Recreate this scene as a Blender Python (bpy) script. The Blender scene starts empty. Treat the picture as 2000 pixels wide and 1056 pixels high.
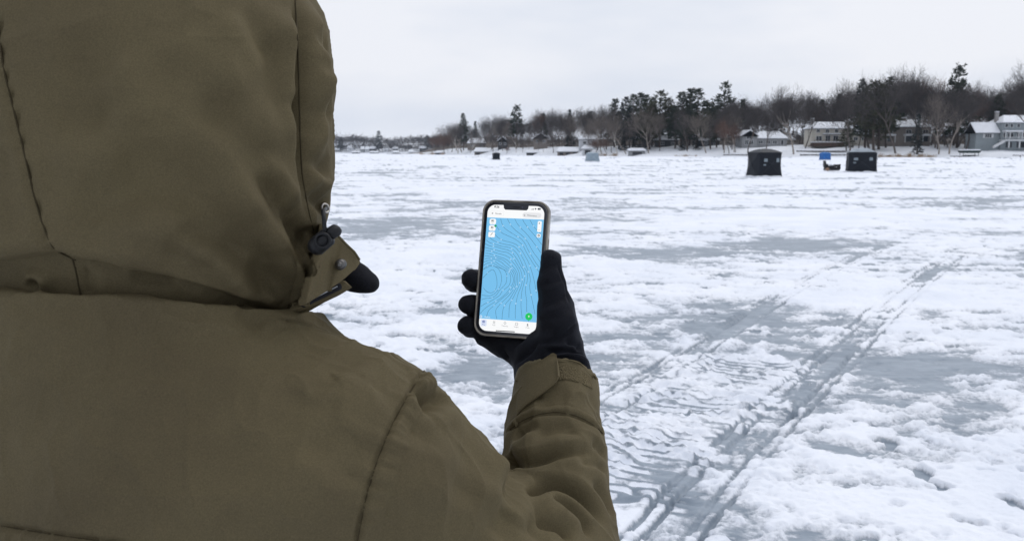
import bpy, bmesh, math, random
import numpy as np
from mathutils import Vector, Matrix
from mathutils.bvhtree import BVHTree

scene = bpy.context.scene
C = scene.collection

# ------------------------------------------------------------------ camera
CAM_Z = 1.6
FPX = 1672.0                       # focal length in photograph pixels (2000 wide)
PITCH = math.atan(230.0 / FPX)     # horizon 230 px above the centre
ct, st = math.cos(PITCH), math.sin(PITCH)
cam_d = bpy.data.cameras.new('camera')
cam = bpy.data.objects.new('camera', cam_d)
C.objects.link(cam)
cam.location = (0, 0, CAM_Z)
cam.rotation_euler = (math.pi / 2 - PITCH, 0, 0)
cam_d.sensor_width = 36.0
cam_d.sensor_fit = 'HORIZONTAL'
cam_d.lens = 36.0 * FPX / 2000.0
cam_d.clip_start = 0.05
cam_d.clip_end = 9000.0
cam_d.dof.use_dof = True
cam_d.dof.focus_distance = 0.955
cam_d.dof.aperture_fstop = 18.0
scene.camera = cam

# ------------------------------------------------------------------ sky and sun (overcast)
SUN_EL, SUN_AZ = math.radians(56), math.radians(50)
world = bpy.data.worlds.new('World')
scene.world = world
world.use_nodes = True
wn, wl = world.node_tree.nodes, world.node_tree.links
wn.clear()
w_out = wn.new('ShaderNodeOutputWorld')
w_bg = wn.new('ShaderNodeBackground')
w_sky = wn.new('ShaderNodeTexSky')
w_sky.sky_type = 'NISHITA'
w_sky.sun_disc = False
w_sky.sun_elevation = SUN_EL
w_sky.sun_rotation = SUN_AZ
w_sky.dust_density = 4.0
w_tc = wn.new('ShaderNodeTexCoord')
w_map = wn.new('ShaderNodeMapping')
w_map.inputs['Scale'].default_value = (1.3, 1.3, 5.0)
w_no = wn.new('ShaderNodeTexNoise')
w_no.inputs['Scale'].default_value = 1.4
w_no.inputs['Detail'].default_value = 5.0
w_no.inputs['Roughness'].default_value = 0.5
w_ramp = wn.new('ShaderNodeValToRGB')
w_ramp.color_ramp.elements[0].position = 0.39
w_ramp.color_ramp.elements[0].color = (7.0, 7.6, 8.75, 1)
w_ramp.color_ramp.elements[1].position = 0.61
w_ramp.color_ramp.elements[1].color = (8.9, 9.1, 9.7, 1)
w_mix = wn.new('ShaderNodeMixRGB')
w_mix.inputs['Fac'].default_value = 0.94       # cloud cover over the clear sky
wl.new(w_tc.outputs['Generated'], w_map.inputs['Vector'])
wl.new(w_map.outputs['Vector'], w_no.inputs['Vector'])
wl.new(w_no.outputs['Fac'], w_ramp.inputs['Fac'])
wl.new(w_sky.outputs['Color'], w_mix.inputs['Color1'])
wl.new(w_ramp.outputs['Color'], w_mix.inputs['Color2'])
wl.new(w_mix.outputs['Color'], w_bg.inputs['Color'])
wl.new(w_bg.outputs['Background'], w_out.inputs['Surface'])
w_bg.inputs['Strength'].default_value = 0.10

sun_d = bpy.data.lights.new('sun', 'SUN')
sun_d.energy = 0.9
sun_d.angle = math.radians(40)
sun_d.color = (1.0, 0.97, 0.94)
sun = bpy.data.objects.new('sun', sun_d)
C.objects.link(sun)
sun.location = (0, 0, 40)
_sd = Vector((math.sin(SUN_AZ) * math.cos(SUN_EL), math.cos(SUN_AZ) * math.cos(SUN_EL), math.sin(SUN_EL)))
sun.rotation_euler = _sd.to_track_quat('Z', 'Y').to_euler()

scene.render.engine = 'CYCLES'
scene.cycles.use_denoising = True
scene.cycles.max_bounces = 8
scene.cycles.diffuse_bounces = 4
scene.cycles.volume_bounces = 1
scene.view_settings.view_transform = 'Standard'
scene.view_settings.look = 'None'
scene.view_settings.exposure = 0.0
scene.view_settings.gamma = 1.0

# ------------------------------------------------------------------ measuring helpers
def P(px, py, d):
    """a point of the place, from where it sits in the photograph and its depth in metres"""
    xc = (px - 1000.0) / FPX * d
    yc = -(py - 528.0) / FPX * d
    return np.array((xc, d * ct + yc * st, CAM_Z + yc * ct - d * st))

def G(px, py, z=0.0):
    xc = (px - 1000.0) / FPX
    yc = -(py - 528.0) / FPX
    dr = np.array((xc, ct + yc * st, yc * ct - st))
    return np.array((0, 0, CAM_Z)) + dr * ((z - CAM_Z) / dr[2])

def FARP(px, Y):
    """ground position (x, y) at distance Y ahead, seen in photo column px near the horizon"""
    return np.array(((px - 1000.0) / FPX * Y * 1.0094, Y))

def px_of(pts):
    p = np.asarray(pts, float) - np.array((0, 0, CAM_Z))
    d = p[..., 1] * ct - p[..., 2] * st
    yc = p[..., 1] * st + p[..., 2] * ct
    return 1000 + FPX * p[..., 0] / d, 528 - FPX * yc / d, d

def HZ(py, Y):
    """height of something at distance Y whose top shows in photo row py"""
    return CAM_Z + (298.0 - py) / FPX * Y * 1.015

# ------------------------------------------------------------------ noise
_rs = np.random.RandomState(7)
_perm = np.concatenate([_rs.permutation(256)] * 3)
_g2 = np.stack([np.cos(np.arange(256) * 2 * np.pi / 256), np.sin(np.arange(256) * 2 * np.pi / 256)], 1)
_g3 = _rs.normal(size=(256, 3)); _g3 /= np.linalg.norm(_g3, axis=1)[:, None]

def noise2(x, y):
    xi = np.floor(x).astype(np.int64); yi = np.floor(y).astype(np.int64)
    xf = x - xi; yf = y - yi
    u = xf * xf * xf * (xf * (xf * 6 - 15) + 10); v = yf * yf * yf * (yf * (yf * 6 - 15) + 10)
    xi &= 255; yi &= 255
    def gr(a, b, dx, dy):
        g = _g2[_perm[_perm[(xi + a) & 255] + ((yi + b) & 255)]]
        return g[..., 0] * dx + g[..., 1] * dy
    n00 = gr(0, 0, xf, yf); n10 = gr(1, 0, xf - 1, yf)
    n01 = gr(0, 1, xf, yf - 1); n11 = gr(1, 1, xf - 1, yf - 1)
    a = n00 + u * (n10 - n00); b = n01 + u * (n11 - n01)
    return 1.5 * (a + v * (b - a))

def fbm2(x, y, oct=4, gain=0.5, lac=2.03):
    s = 0; a = 1.0; t = 0
    for i in range(oct):
        s = s + a * noise2(x * lac ** i + 17.3 * i, y * lac ** i - 9.1 * i); t += a; a *= gain
    return s / t

def noise3(p):
    i = np.floor(p).astype(np.int64); f = p - i
    w = f * f * f * (f * (f * 6 - 15) + 10); i &= 255
    r = 0
    for a in (0, 1):
        for b in (0, 1):
            for c in (0, 1):
                g = _g3[_perm[_perm[_perm[(i[:, 0] + a) & 255] + ((i[:, 1] + b) & 255)] + ((i[:, 2] + c) & 255)]]
                d = g[:, 0] * (f[:, 0] - a) + g[:, 1] * (f[:, 1] - b) + g[:, 2] * (f[:, 2] - c)
                r = r + d * (w[:, 0] if a else 1 - w[:, 0]) * (w[:, 1] if b else 1 - w[:, 1]) * (w[:, 2] if c else 1 - w[:, 2])
    return 1.5 * r

def sstep(a, b, x):
    t = np.clip((x - a) / (b - a), 0, 1)
    return t * t * (3 - 2 * t)

# ------------------------------------------------------------------ mesh helpers
def mesh_np(name, v, f, smooth=False):
    v = np.ascontiguousarray(v, np.float32); f = np.ascontiguousarray(f, np.int32)
    me = bpy.data.meshes.new(name)
    k = f.shape[1]
    me.vertices.add(len(v)); me.vertices.foreach_set('co', v.ravel())
    me.loops.add(f.size); me.loops.foreach_set('vertex_index', f.ravel())
    me.polygons.add(len(f))
    me.polygons.foreach_set('loop_start', np.arange(0, f.size, k, dtype=np.int32))
    me.polygons.foreach_set('loop_total', np.full(len(f), k, np.int32))
    if smooth:
        me.polygons.foreach_set('use_smooth', np.ones(len(f), bool))
    me.update(calc_edges=True)
    me.validate()
    return me

def link(name, me, mat=None, parent=None):
    o = bpy.data.objects.new(name, me)
    C.objects.link(o)
    if parent is not None:
        o.parent = parent
        o.matrix_parent_inverse = parent.matrix_world.inverted()
    if mat is not None and me is not None and hasattr(me, 'materials'):
        me.materials.clear(); me.materials.append(mat)
    return o

def empty(name, loc=(0, 0, 0), label=None, cat=None, group=None):
    o = bpy.data.objects.new(name, None)
    o.empty_display_size = 0.1
    C.objects.link(o)
    o.location = loc
    o.matrix_world = Matrix.Translation(Vector(loc))
    tag(o, label, cat, group)
    return o

def tag(o, label=None, cat=None, group=None, kind=None):
    if label: o['label'] = label
    if cat: o['category'] = cat
    if group: o['group'] = group
    if kind: o['kind'] = kind
    return o

class MB:
    """collects shapes that become ONE mesh"""
    def __init__(self): self.v = []; self.f = []
    def add(self, v, f):
        n = len(self.v)
        self.v += [tuple(map(float, p)) for p in v]; self.f += [tuple(i + n for i in q) for q in f]
        return self
    def box(self, c, s, rz=0.0, M=None):
        c = np.array(c, float); h = np.array(s, float) / 2
        p = np.array([(x, y, z) for z in (-1, 1) for x, y in ((-1, -1), (1, -1), (1, 1), (-1, 1))]) * h
        if rz:
            r = np.array(((math.cos(rz), -math.sin(rz), 0), (math.sin(rz), math.cos(rz), 0), (0, 0, 1))); p = p @ r.T
        if M is not None: p = p @ np.array(M).T
        return self.add(p + c, [(3, 2, 1, 0), (4, 5, 6, 7), (0, 1, 5, 4), (1, 2, 6, 5), (2, 3, 7, 6), (3, 0, 4, 7)])
    def prism(self, poly, axis0, axis1, nrm, org, t):
        """polygon in (axis0, axis1) about org, extruded along nrm by t (both ways from 0)"""
        org, a, b, n = (np.array(q, float) for q in (org, axis0, axis1, nrm))
        m = len(poly)
        p = [org + a * u + b * w for u, w in poly]
        q = [x + n * t for x in p]
        self.add(p + q, [tuple(range(m))[::-1], tuple(range(m, 2 * m))] + [(i, (i + 1) % m, m + (i + 1) % m, m + i) for i in range(m)])
        return self
    def tube(self, pts, rad, seg=8, caps=True):
        pts = [np.array(p, float) for p in pts]
        n = len(pts)
        rad = [rad] * n if np.isscalar(rad) else list(rad)
        vs = []; prev = None
        for i in range(n):
            t = pts[min(i + 1, n - 1)] - pts[max(i - 1, 0)]; t = t / (np.linalg.norm(t) + 1e-12)
            if prev is None:
                a = np.cross(t, (0, 0, 1.0) if abs(t[2]) < .9 else (1.0, 0, 0))
            else:
                a = prev - t * prev.dot(t)
            a = a / (np.linalg.norm(a) + 1e-12); b = np.cross(t, a); prev = a
            for k in range(seg):
                w = 2 * math.pi * k / seg
                vs.append(pts[i] + rad[i] * (a * math.cos(w) + b * math.sin(w)))
        fs = [(i * seg + k, i * seg + (k + 1) % seg, (i + 1) * seg + (k + 1) % seg, (i + 1) * seg + k) for i in range(n - 1) for k in range(seg)]
        if caps:
            fs += [tuple(range(seg))[::-1], tuple((n - 1) * seg + k for k in range(seg))]
        return self.add(vs, fs)
    def mesh(self, name, smooth=False):
        me = bpy.data.meshes.new(name)
        me.from_pydata(self.v, [], self.f); me.update()
        if smooth: me.polygons.foreach_set('use_smooth', [True] * len(me.polygons))
        return me
    def build(self, name, mat, parent=None, smooth=False):
        return link(name, self.mesh(name, smooth), mat, parent)

# ------------------------------------------------------------------ materials
MATS = {}
def mat(name, col, rough=0.8, spec=0.3, var=0.0, vscale=8.0, bump=0.0, bscale=40.0, metal=0.0, coords='Object', sheen=0.0, detail=4.0):
    if name in MATS: return MATS[name]
    m = bpy.data.materials.new(name); m.use_nodes = True
    n, l = m.node_tree.nodes, m.node_tree.links
    b = n['Principled BSDF']
    b.inputs['Base Color'].default_value = (*col, 1)
    b.inputs['Roughness'].default_value = rough
    b.inputs['Specular IOR Level'].default_value = spec
    b.inputs['Metallic'].default_value = metal
    if sheen:
        b.inputs['Sheen Weight'].default_value = sheen
        b.inputs['Sheen Roughness'].default_value = 0.5
    tc = n.new('ShaderNodeTexCoord')
    if var:
        no = n.new('ShaderNodeTexNoise'); no.inputs['Scale'].default_value = vscale; no.inputs['Detail'].default_value = detail
        l.new(tc.outputs[coords], no.inputs['Vector'])
        r = n.new('ShaderNodeValToRGB')
        r.color_ramp.elements[0].position = 0.3; r.color_ramp.elements[1].position = 0.7
        r.color_ramp.elements[0].color = tuple(c * (1 - var) for c in col) + (1,)
        r.color_ramp.elements[1].color = tuple(min(1, c * (1 + var)) for c in col) + (1,)
        l.new(no.outputs['Fac'], r.inputs['Fac']); l.new(r.outputs['Color'], b.inputs['Base Color'])
    if bump:
        nb = n.new('ShaderNodeTexNoise'); nb.inputs['Scale'].default_value = bscale; nb.inputs['Detail'].default_value = 4
        l.new(tc.outputs[coords], nb.inputs['Vector'])
        bp = n.new('ShaderNodeBump'); bp.inputs['Strength'].default_value = bump; bp.inputs['Distance'].default_value = 0.4 / bscale
        l.new(nb.outputs['Fac'], bp.inputs['Height']); l.new(bp.outputs['Normal'], b.inputs['Normal'])
    MATS[name] = m
    return m
# ================================================================== THE FROZEN LAKE
def dist_poly(x, y, pts):
    """distance to a polyline on the ground, the run along it, and the side"""
    best = np.full(x.shape, 1e9); run = np.zeros_like(x); side = np.zeros_like(x); acc = 0
    pts = np.asarray(pts, float)
    for a, b in zip(pts[:-1], pts[1:]):
        d = b - a; L = np.hypot(*d); d = d / L
        t = np.clip((x - a[0]) * d[0] + (y - a[1]) * d[1], 0, L)
        ex = x - a[0] - d[0] * t; ey = y - a[1] - d[1] * t
        q = np.hypot(ex, ey); m = q < best
        best = np.where(m, q, best); run = np.where(m, acc + t, run)
        side = np.where(m, np.sign(d[0] * ey - d[1] * ex), side); acc += L
    return best, run, side

def gpts(*pp): return [G(a, b)[:2] for a, b in pp]

TRACK_A = gpts((1215, 1130), (1290, 1056), (1345, 985), (1440, 880), (1560, 765), (1650, 685), (1725, 612), (1800, 548), (1870, 500))
TRACK_B = gpts((1080, 850), (1190, 790), (1280, 735), (1345, 692), (1430, 640), (1540, 572), (1640, 520), (1730, 480))
TRACK_C = gpts((1150, 960), (1240, 880), (1330, 815), (1420, 745), (1480, 705))
TRACK_D = gpts((1650, 684), (1740, 668), (1840, 655))
# bare ice (negative) and drifted snow (positive): centre and half-size in the photograph, weight
PATCH = [(1560, 665, 190, 50, -1.0), (1790, 730, 130, 48, -1.15), (1480, 612, 110, 22, -.6), (1330, 630, 120, 22, -.75), (900, 720, 60, 45, -1.0),
         (960, 800, 50, 60, -.7), (1270, 950, 70, 22, -1.0), (1420, 1030, 70, 45, -1.0), (1560, 1040, 60, 22, -.9), (1260, 1010, 60, 45, -.55),
         (1330, 495, 170, 13, -1.1), (1560, 478, 130, 12, -1.0), (760, 445, 120, 13, -1.3), (1450, 405, 120, 7, -.9), (1640, 470, 130, 12, -.7), (1900, 455, 120, 9, -.6),
         (1230, 455, 110, 8, -.7), (900, 397, 120, 6, -.7), (1780, 395, 170, 6, -.6), (1150, 660, 60, 20, -.6),
         (1830, 800, 110, 35, -.55), (1895, 850, 32, 18, -.9), (1570, 862, 24, 11, -1.0), (1680, 950, 40, 12, -.45), (1120, 395, 60, 5, -.6),
         (1200, 560, 190, 34, .9), (800, 560, 180, 60, .35), (1800, 570, 210, 36, .9), (1700, 1010, 200, 60, .9), (1500, 900, 60, 40, .7), (1920, 960, 120, 90, 1.0),
         (700, 620, 120, 60, .6), (1600, 535, 110, 12, .5), (1000, 480, 140, 10, .4), (1700, 880, 100, 30, .6), (1370, 900, 40, 40, .5), (820, 500, 110, 18, .6),
         (1300, 440, 150, 10, .5), (1750, 430, 170, 8, .5), (1850, 680, 120, 18, .7), (1620, 800, 50, 30, .4)]

def lake_fields(x, y):
    r = np.hypot(x, y)
    far = sstep(9, 22, r)
    S = 0.14 + 0.70 * fbm2(x / 2.6 + 3.1, y / 1.9 + 8.7, 4, .58)
    S = S + far * (0.80 * fbm2(x / 9. + 1.7, y / 4.2 - 5.2, 4, .55) + .10)
    S = S + sstep(28, 80, r) * .55 * fbm2(x / 16. + 11, y / 9. - 3, 3, .55) + .12 * sstep(60, 160, r)
    wx = x + .30 * noise2(x * 1.3, y * 1.3 + 40) + .10 * noise2(x * 4.1, y * 4.1); wy = y + .30 * noise2(x * 1.3 + 70, y * 1.3) + .10 * noise2(x * 4.3 + 9, y * 4.3)
    for cx, cy, hx, hy, w in PATCH:
        c = G(cx, cy); cb = G(cx, cy + hy); ctp = G(cx, cy - hy); rx = abs(G(cx + hx, cy)[0] - c[0])
        yc = (cb[1] + ctp[1]) / 2; ry = (ctp[1] - cb[1]) / 2
        sl = c[0] / c[1]
        q = ((wx - c[0] - sl * (wy - c[1])) / rx) ** 2 + ((wy - yc) / ry) ** 2
        S = S + w * .43 * np.exp(-q * .8)
    # broken, crusty edges and pock marks
    mid = fbm2(x / .50 + 5, y / .30 + 2, 5, .66)
    fine = fbm2(x / .11, y / .075, 3, .7)
    S = S + 1.02 * mid * (1 - .24 * far) + .36 * fine * (1 - .7 * far)
    pit = noise2(x / .24 + 31, y / .15 - 12) + .35 * noise2(x / .09, y / .07 + 5)
    pit_zone = sstep(-.25, .30, fbm2(x / 1.7 - 4, y / 1.4 + 21, 2))
    S = S - .95 * sstep(.42, .66, pit) * pit_zone * (1 - .6 * far)
    lump = fbm2(x / .30 - 7, y / .26 + 9, 3, .55)
    h = .024 * sstep(-.08, .34, S) + .018 * np.clip(S, 0, 1.4)
    h = h + sstep(0, .25, S) * (.006 * lump + .008 * fine + .006 * mid) * (1 - .6 * far)
    h = h - .011 * sstep(.34, .70, pit) * sstep(-.5, 0, fbm2(x / 2.3 + 8, y / 2.0, 2)) * (1 - far)
    ridge = np.zeros_like(S)
    near = 1 - sstep(22, 40, r)
    for T, w0, wid, deep, ruts in ((TRACK_A, .05, .080, 1.0, (-.15, -.075, .085, .16)), (TRACK_B, .05, .060, .85, (-.11, .07, .13)), (TRACK_D, .03, .03, .8, ())):
        d, s, sd = dist_poly(x, y, T)
        d = np.abs(d + .018 * noise2(s * 1.1 + 5, s * 0 + w0 * 90) * sd)
        gap = sstep(-.05, .42, noise2(s / 1.25 + 3, s * 0 + w0 * 31) + .40 * noise2(s / .25, d / .05) + .25 * fine)
        cut = (1 - sstep(wid * .4, wid, d)) * deep * (.10 + .90 * gap)
        line = np.zeros_like(S)
        for q, off in enumerate(ruts):
            g2 = .35 + .65 * sstep(-.25, .35, noise2(s / 1.1 + q * 7, s * 0 + q) + .35 * noise2(s / .14, s * 0 + q))
            line = line + (1 - sstep(.008, .022, np.abs(d * sd - off + .010 * noise2(s * 2.5, s * 0 + q * 3)))) * g2
        S = S - 1.05 * cut - .75 * line * near
        h = h * (1 - .8 * cut) - .026 * line * near - .012 * (1 - sstep(wid * 1.2, wid * 2.8, d)) * near
        bank = np.exp(-((d - wid * 2.4) / (wid * .8)) ** 2)
        S = S + .35 * bank * sstep(-.3, .4, noise2(s / .5 + 8, sd * 3.)); ridge = ridge + bank * (.007 + .010 * lump)
    # cleat prints of the belt between the runners
    d, s, sd = dist_poly(x, y, TRACK_C)
    zone = sstep(-.35, .35, fbm2(x / .75 + 2, y / .6 - 6, 3, .6))
    inb = (1 - sstep(.30, .62, d + .16 * mid)) * (.25 + .75 * zone)
    rib = np.sin(2 * np.pi * (s / .092 + .16 * noise2(x * 1.2, y * 1.2) + .07 * noise2(x * 6, y * 6) + 1.0 * d * sd))
    sx = sstep(.25, .95, rib + .45 * lump + .5 * fine)
    S = S + near * inb * (.46 - .90 * sx)
    h = h + near * inb * (.012 * rib + .003 * fine)
    h = h + ridge * near
    return S, h

def build_lake():
    vstep = 0.78
    k = 1370.0
    vv = np.arange(1370 / 2.4, 2.8, -vstep)
    rad = np.concatenate([[.25, .6, 1.0, 1.4, 1.8, 2.1], k / vv, [600, 800, 1100, 1600, 2400, 4200, 7000]])
    half = math.radians(38)
    dense = np.linspace(math.pi / 2 + half, math.pi / 2 - half, 660)
    rest = np.linspace(math.pi / 2 - half, math.pi / 2 + half - 2 * math.pi, 60)[1:-1]
    ang = np.concatenate([dense, rest])
    nr, na = len(rad), len(ang)
    rr, aa = np.meshgrid(rad, ang, indexing='ij')
    x = (rr * np.cos(aa)).ravel(); y = (rr * np.sin(aa)).ravel()
    S = np.empty_like(x); h = np.empty_like(x)
    for i in range(0, len(x), 150000):
        S[i:i + 150000], h[i:i + 150000] = lake_fields(x[i:i + 150000], y[i:i + 150000])
    r = rr.ravel()
    h *= 1 - sstep(60, 140, r)
    S = np.where(r > 480, .8, S)
    v = np.stack([x, y, h], 1)
    i0 = (np.arange(nr - 1)[:, None] * na + np.arange(na)[None, :])
    j = (np.arange(na) + 1) % na
    i1 = np.arange(nr - 1)[:, None] * na + j[None, :]
    f = np.stack([i0, i1, i1 + na, i0 + na], -1).reshape(-1, 4)[:, ::-1]
    # centre cap
    v = np.concatenate([v, [[0, 0, 0]]]); S = np.append(S, .6)
    me = mesh_np('frozen_lake', v, f, True)
    at = me.attributes.new('snow_depth', 'FLOAT', 'POINT')
    at.data.foreach_set('value', S.astype(np.float32))
    m = bpy.data.materials.new('snow_over_ice'); m.use_nodes = True
    n, l = m.node_tree.nodes, m.node_tree.links
    b = n['Principled BSDF']
    a = n.new('ShaderNodeAttribute'); a.attribute_name = 'snow_depth'
    geo = n.new('ShaderNodeNewGeometry')
    def noise(sc, det=4, ro=.55):
        q = n.new('ShaderNodeTexNoise'); q.inputs['Scale'].default_value = sc; q.inputs['Detail'].default_value = det; q.inputs['Roughness'].default_value = ro
        l.new(geo.outputs['Position'], q.inputs['Vector']); return q
    def math_(op, A, B):
        q = n.new('ShaderNodeMath'); q.operation = op
        for s, w in zip(q.inputs, (A, B)):
            if isinstance(w, (int, float)): s.default_value = w
            else: l.new(w, s)
        return q.outputs[0]
    fn = noise(30, 5, .72)
    dev = math_('MULTIPLY', math_('SUBTRACT', fn.outputs['Fac'], .5), .95)
    tot = math_('ADD', a.outputs['Fac'], dev)
    cov = n.new('ShaderNodeMapRange'); cov.interpolation_type = 'SMOOTHSTEP'
    cov.inputs['From Min'].default_value = -.30; cov.inputs['From Max'].default_value = .20
    l.new(tot, cov.inputs['Value'])
    # ice: grey blue, clouded with frost
    i1 = noise(1.7, 5, .6); i2 = noise(9, 4, .6)
    ir = n.new('ShaderNodeValToRGB')
    ir.color_ramp.elements[0].position = .36; ir.color_ramp.elements[0].color = (.150, .190, .240, 1)
    ir.color_ramp.elements[1].position = .66; ir.color_ramp.elements[1].color = (.37, .42, .475, 1)
    im = math_('ADD', math_('MULTIPLY', i1.outputs['Fac'], .6), math_('MULTIPLY', i2.outputs['Fac'], .4))
    st_map = n.new('ShaderNodeMapping'); st_map.inputs['Rotation'].default_value = (0, 0, .5); st_map.inputs['Scale'].default_value = (1, 4, 1)
    l.new(geo.outputs['Position'], st_map.inputs['Vector'])
    i3 = n.new('ShaderNodeTexNoise'); i3.inputs['Scale'].default_value = 3.0; i3.inputs['Detail'].default_value = 6; i3.inputs['Roughness'].default_value = .7; l.new(st_map.outputs[0], i3.inputs['Vector'])
    im = math_('ADD', math_('MULTIPLY', im, .55), math_('MULTIPLY', i3.outputs['Fac'], .47))
    l.new(im, ir.inputs['Fac'])
    mx = n.new('ShaderNodeMixRGB'); l.new(cov.outputs[0], mx.inputs['Fac']); l.new(ir.outputs['Color'], mx.inputs['Color1'])
    sn = n.new('ShaderNodeValToRGB')
    sn.color_ramp.elements[0].position = .35; sn.color_ramp.elements[0].color = (.79, .825, .895, 1)
    sn.color_ramp.elements[1].position = .6; sn.color_ramp.elements[1].color = (.87, .893, .945, 1)
    l.new(noise(.9, 4).outputs['Fac'], sn.inputs['Fac'])
    l.new(sn.outputs['Color'], mx.inputs['Color2'])
    l.new(mx.outputs['Color'], b.inputs['Base Color'])
    ro = n.new('ShaderNodeMapRange'); ro.inputs['To Min'].default_value = .38; ro.inputs['To Max'].default_value = .9
    l.new(cov.outputs[0], ro.inputs['Value']); l.new(ro.outputs[0], b.inputs['Roughness'])
    b.inputs['Specular IOR Level'].default_value = .22
    bp = n.new('ShaderNodeBump'); bp.inputs['Distance'].default_value = .012; bp.inputs['Strength'].default_value = .55
    hb = math_('ADD', math_('MULTIPLY', cov.outputs[0], .9), math_('MULTIPLY', math_('MULTIPLY', noise(60, 5, .7).outputs['Fac'], cov.outputs[0]), .7))
    l.new(hb, bp.inputs['Height']); l.new(bp.outputs['Normal'], b.inputs['Normal'])
    o = link('frozen_lake', me, m)
    tag(o, 'snow drifts over grey blue lake ice with vehicle tracks', None, None, 'structure')
    return o
build_lake()
# ================================================================== THE PERSON IN THE PARKA
def fabric(name, col, var=.10, weave=.16, rough=.82, wscale=900.0):
    m = bpy.data.materials.new(name); m.use_nodes = True
    n, l = m.node_tree.nodes, m.node_tree.links
    b = n['Principled BSDF']; b.inputs['Roughness'].default_value = rough; b.inputs['Specular IOR Level'].default_value = .14
    b.inputs['Sheen Weight'].default_value = .08; b.inputs['Sheen Roughness'].default_value = .45
    b.inputs['Sheen Tint'].default_value = (*[min(1, c * 6) for c in col], 1)
    tc = n.new('ShaderNodeTexCoord')
    def noise(sc, det=4, ro=.55, vec=None):
        q = n.new('ShaderNodeTexNoise'); q.inputs['Scale'].default_value = sc; q.inputs['Detail'].default_value = det; q.inputs['Roughness'].default_value = ro
        l.new(tc.outputs['Object'] if vec is None else vec, q.inputs['Vector']); return q
    big = noise(5, 6, .62)
    r = n.new('ShaderNodeValToRGB')
    r.color_ramp.elements[0].position = .32; r.color_ramp.elements[1].position = .68
    r.color_ramp.elements[0].color = (col[0] * (1 - var), col[1] * (1 - var), col[2] * (1 - var * .8), 1)
    r.color_ramp.elements[1].color = (col[0] * (1 + var * .9), col[1] * (1 + var), col[2] * (1 + var), 1)
    l.new(big.outputs['Fac'], r.inputs['Fac'])
    th = noise(850, 2, .6)       # thread-to-thread mottling
    mr = n.new('ShaderNodeMapRange'); mr.inputs['From Min'].default_value = .3; mr.inputs['From Max'].default_value = .7
    mr.inputs['To Min'].default_value = 1 - weave; mr.inputs['To Max'].default_value = 1 + weave
    l.new(th.outputs['Fac'], mr.inputs['Value'])
    mul = n.new('ShaderNodeVectorMath'); mul.operation = 'MULTIPLY'
    l.new(r.outputs['Color'], mul.inputs[0]); l.new(mr.outputs[0], mul.inputs[1])
    l.new(mul.outputs[0], b.inputs['Base Color'])
    bn = noise(wscale, 2); b2 = noise(260, 3)
    ad = n.new('ShaderNodeMath'); ad.operation = 'MULTIPLY_ADD'; ad.inputs[1].default_value = .5
    l.new(bn.outputs['Fac'], ad.inputs[0]); l.new(b2.outputs['Fac'], ad.inputs[2])
    bp = n.new('ShaderNodeBump'); bp.inputs['Strength'].default_value = .22; bp.inputs['Distance'].default_value = .0012
    l.new(ad.outputs[0], bp.inputs['Height']); l.new(bp.outputs['Normal'], b.inputs['Normal'])
    return m

OLIVE = fabric('olive_parka_cloth', (.098, .0785, .0425), .17, .16)
OLIVE_FUZZ = fabric('olive_hook_and_loop', (.092, .073, .040), .25, .5, .95, 500)
LINING = fabric('black_lining', (.012, .012, .015))
GLOVE_M = fabric('black_softshell', (.0110, .0118, .0155), .3, .35, .8)
MASK_M = fabric('black_fleece', (.010, .0105, .013), .25, .3, .9)
TROUSER_M = fabric('charcoal_trousers', (.035, .036, .040))
BLACK_PLASTIC = mat('black_plastic', (.006, .0065, .008), .5, .3)
GUNMETAL = mat('gunmetal_snap', (.13, .125, .12), .42, .5, metal=1.0)
BRASS_RING = mat('dull_steel_ring', (.42, .40, .37), .38, .5, metal=1.0)
BOOT_M = mat('black_rubber_boot', (.02, .02, .021), .55, .4, .3, 30)
SKIN_M = mat('skin', (.52, .33, .25), .55, .35, .08, 40)

# ---------------------------------------------------------------- implicit shapes
def smin(a, b, k):
    h = np.clip(.5 + .5 * (b - a) / k, 0, 1)
    return b * (1 - h) + a * h - k * h * (1 - h)

def capsule(p, a, b, ra, rb):
    a = np.asarray(a, float); b = np.asarray(b, float); ab = b - a
    t = np.clip(((p - a) @ ab) / ab.dot(ab), 0, 1)
    q = p - a - t[:, None] * ab
    return np.sqrt((q * q).sum(1)) - (ra + (rb - ra) * t)

def ellipsoid(p, c, R, s):
    q = ((p - c) @ np.asarray(R)) / np.asarray(s)
    return (np.sqrt((q * q).sum(1)) - 1) * min(s)

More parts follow.
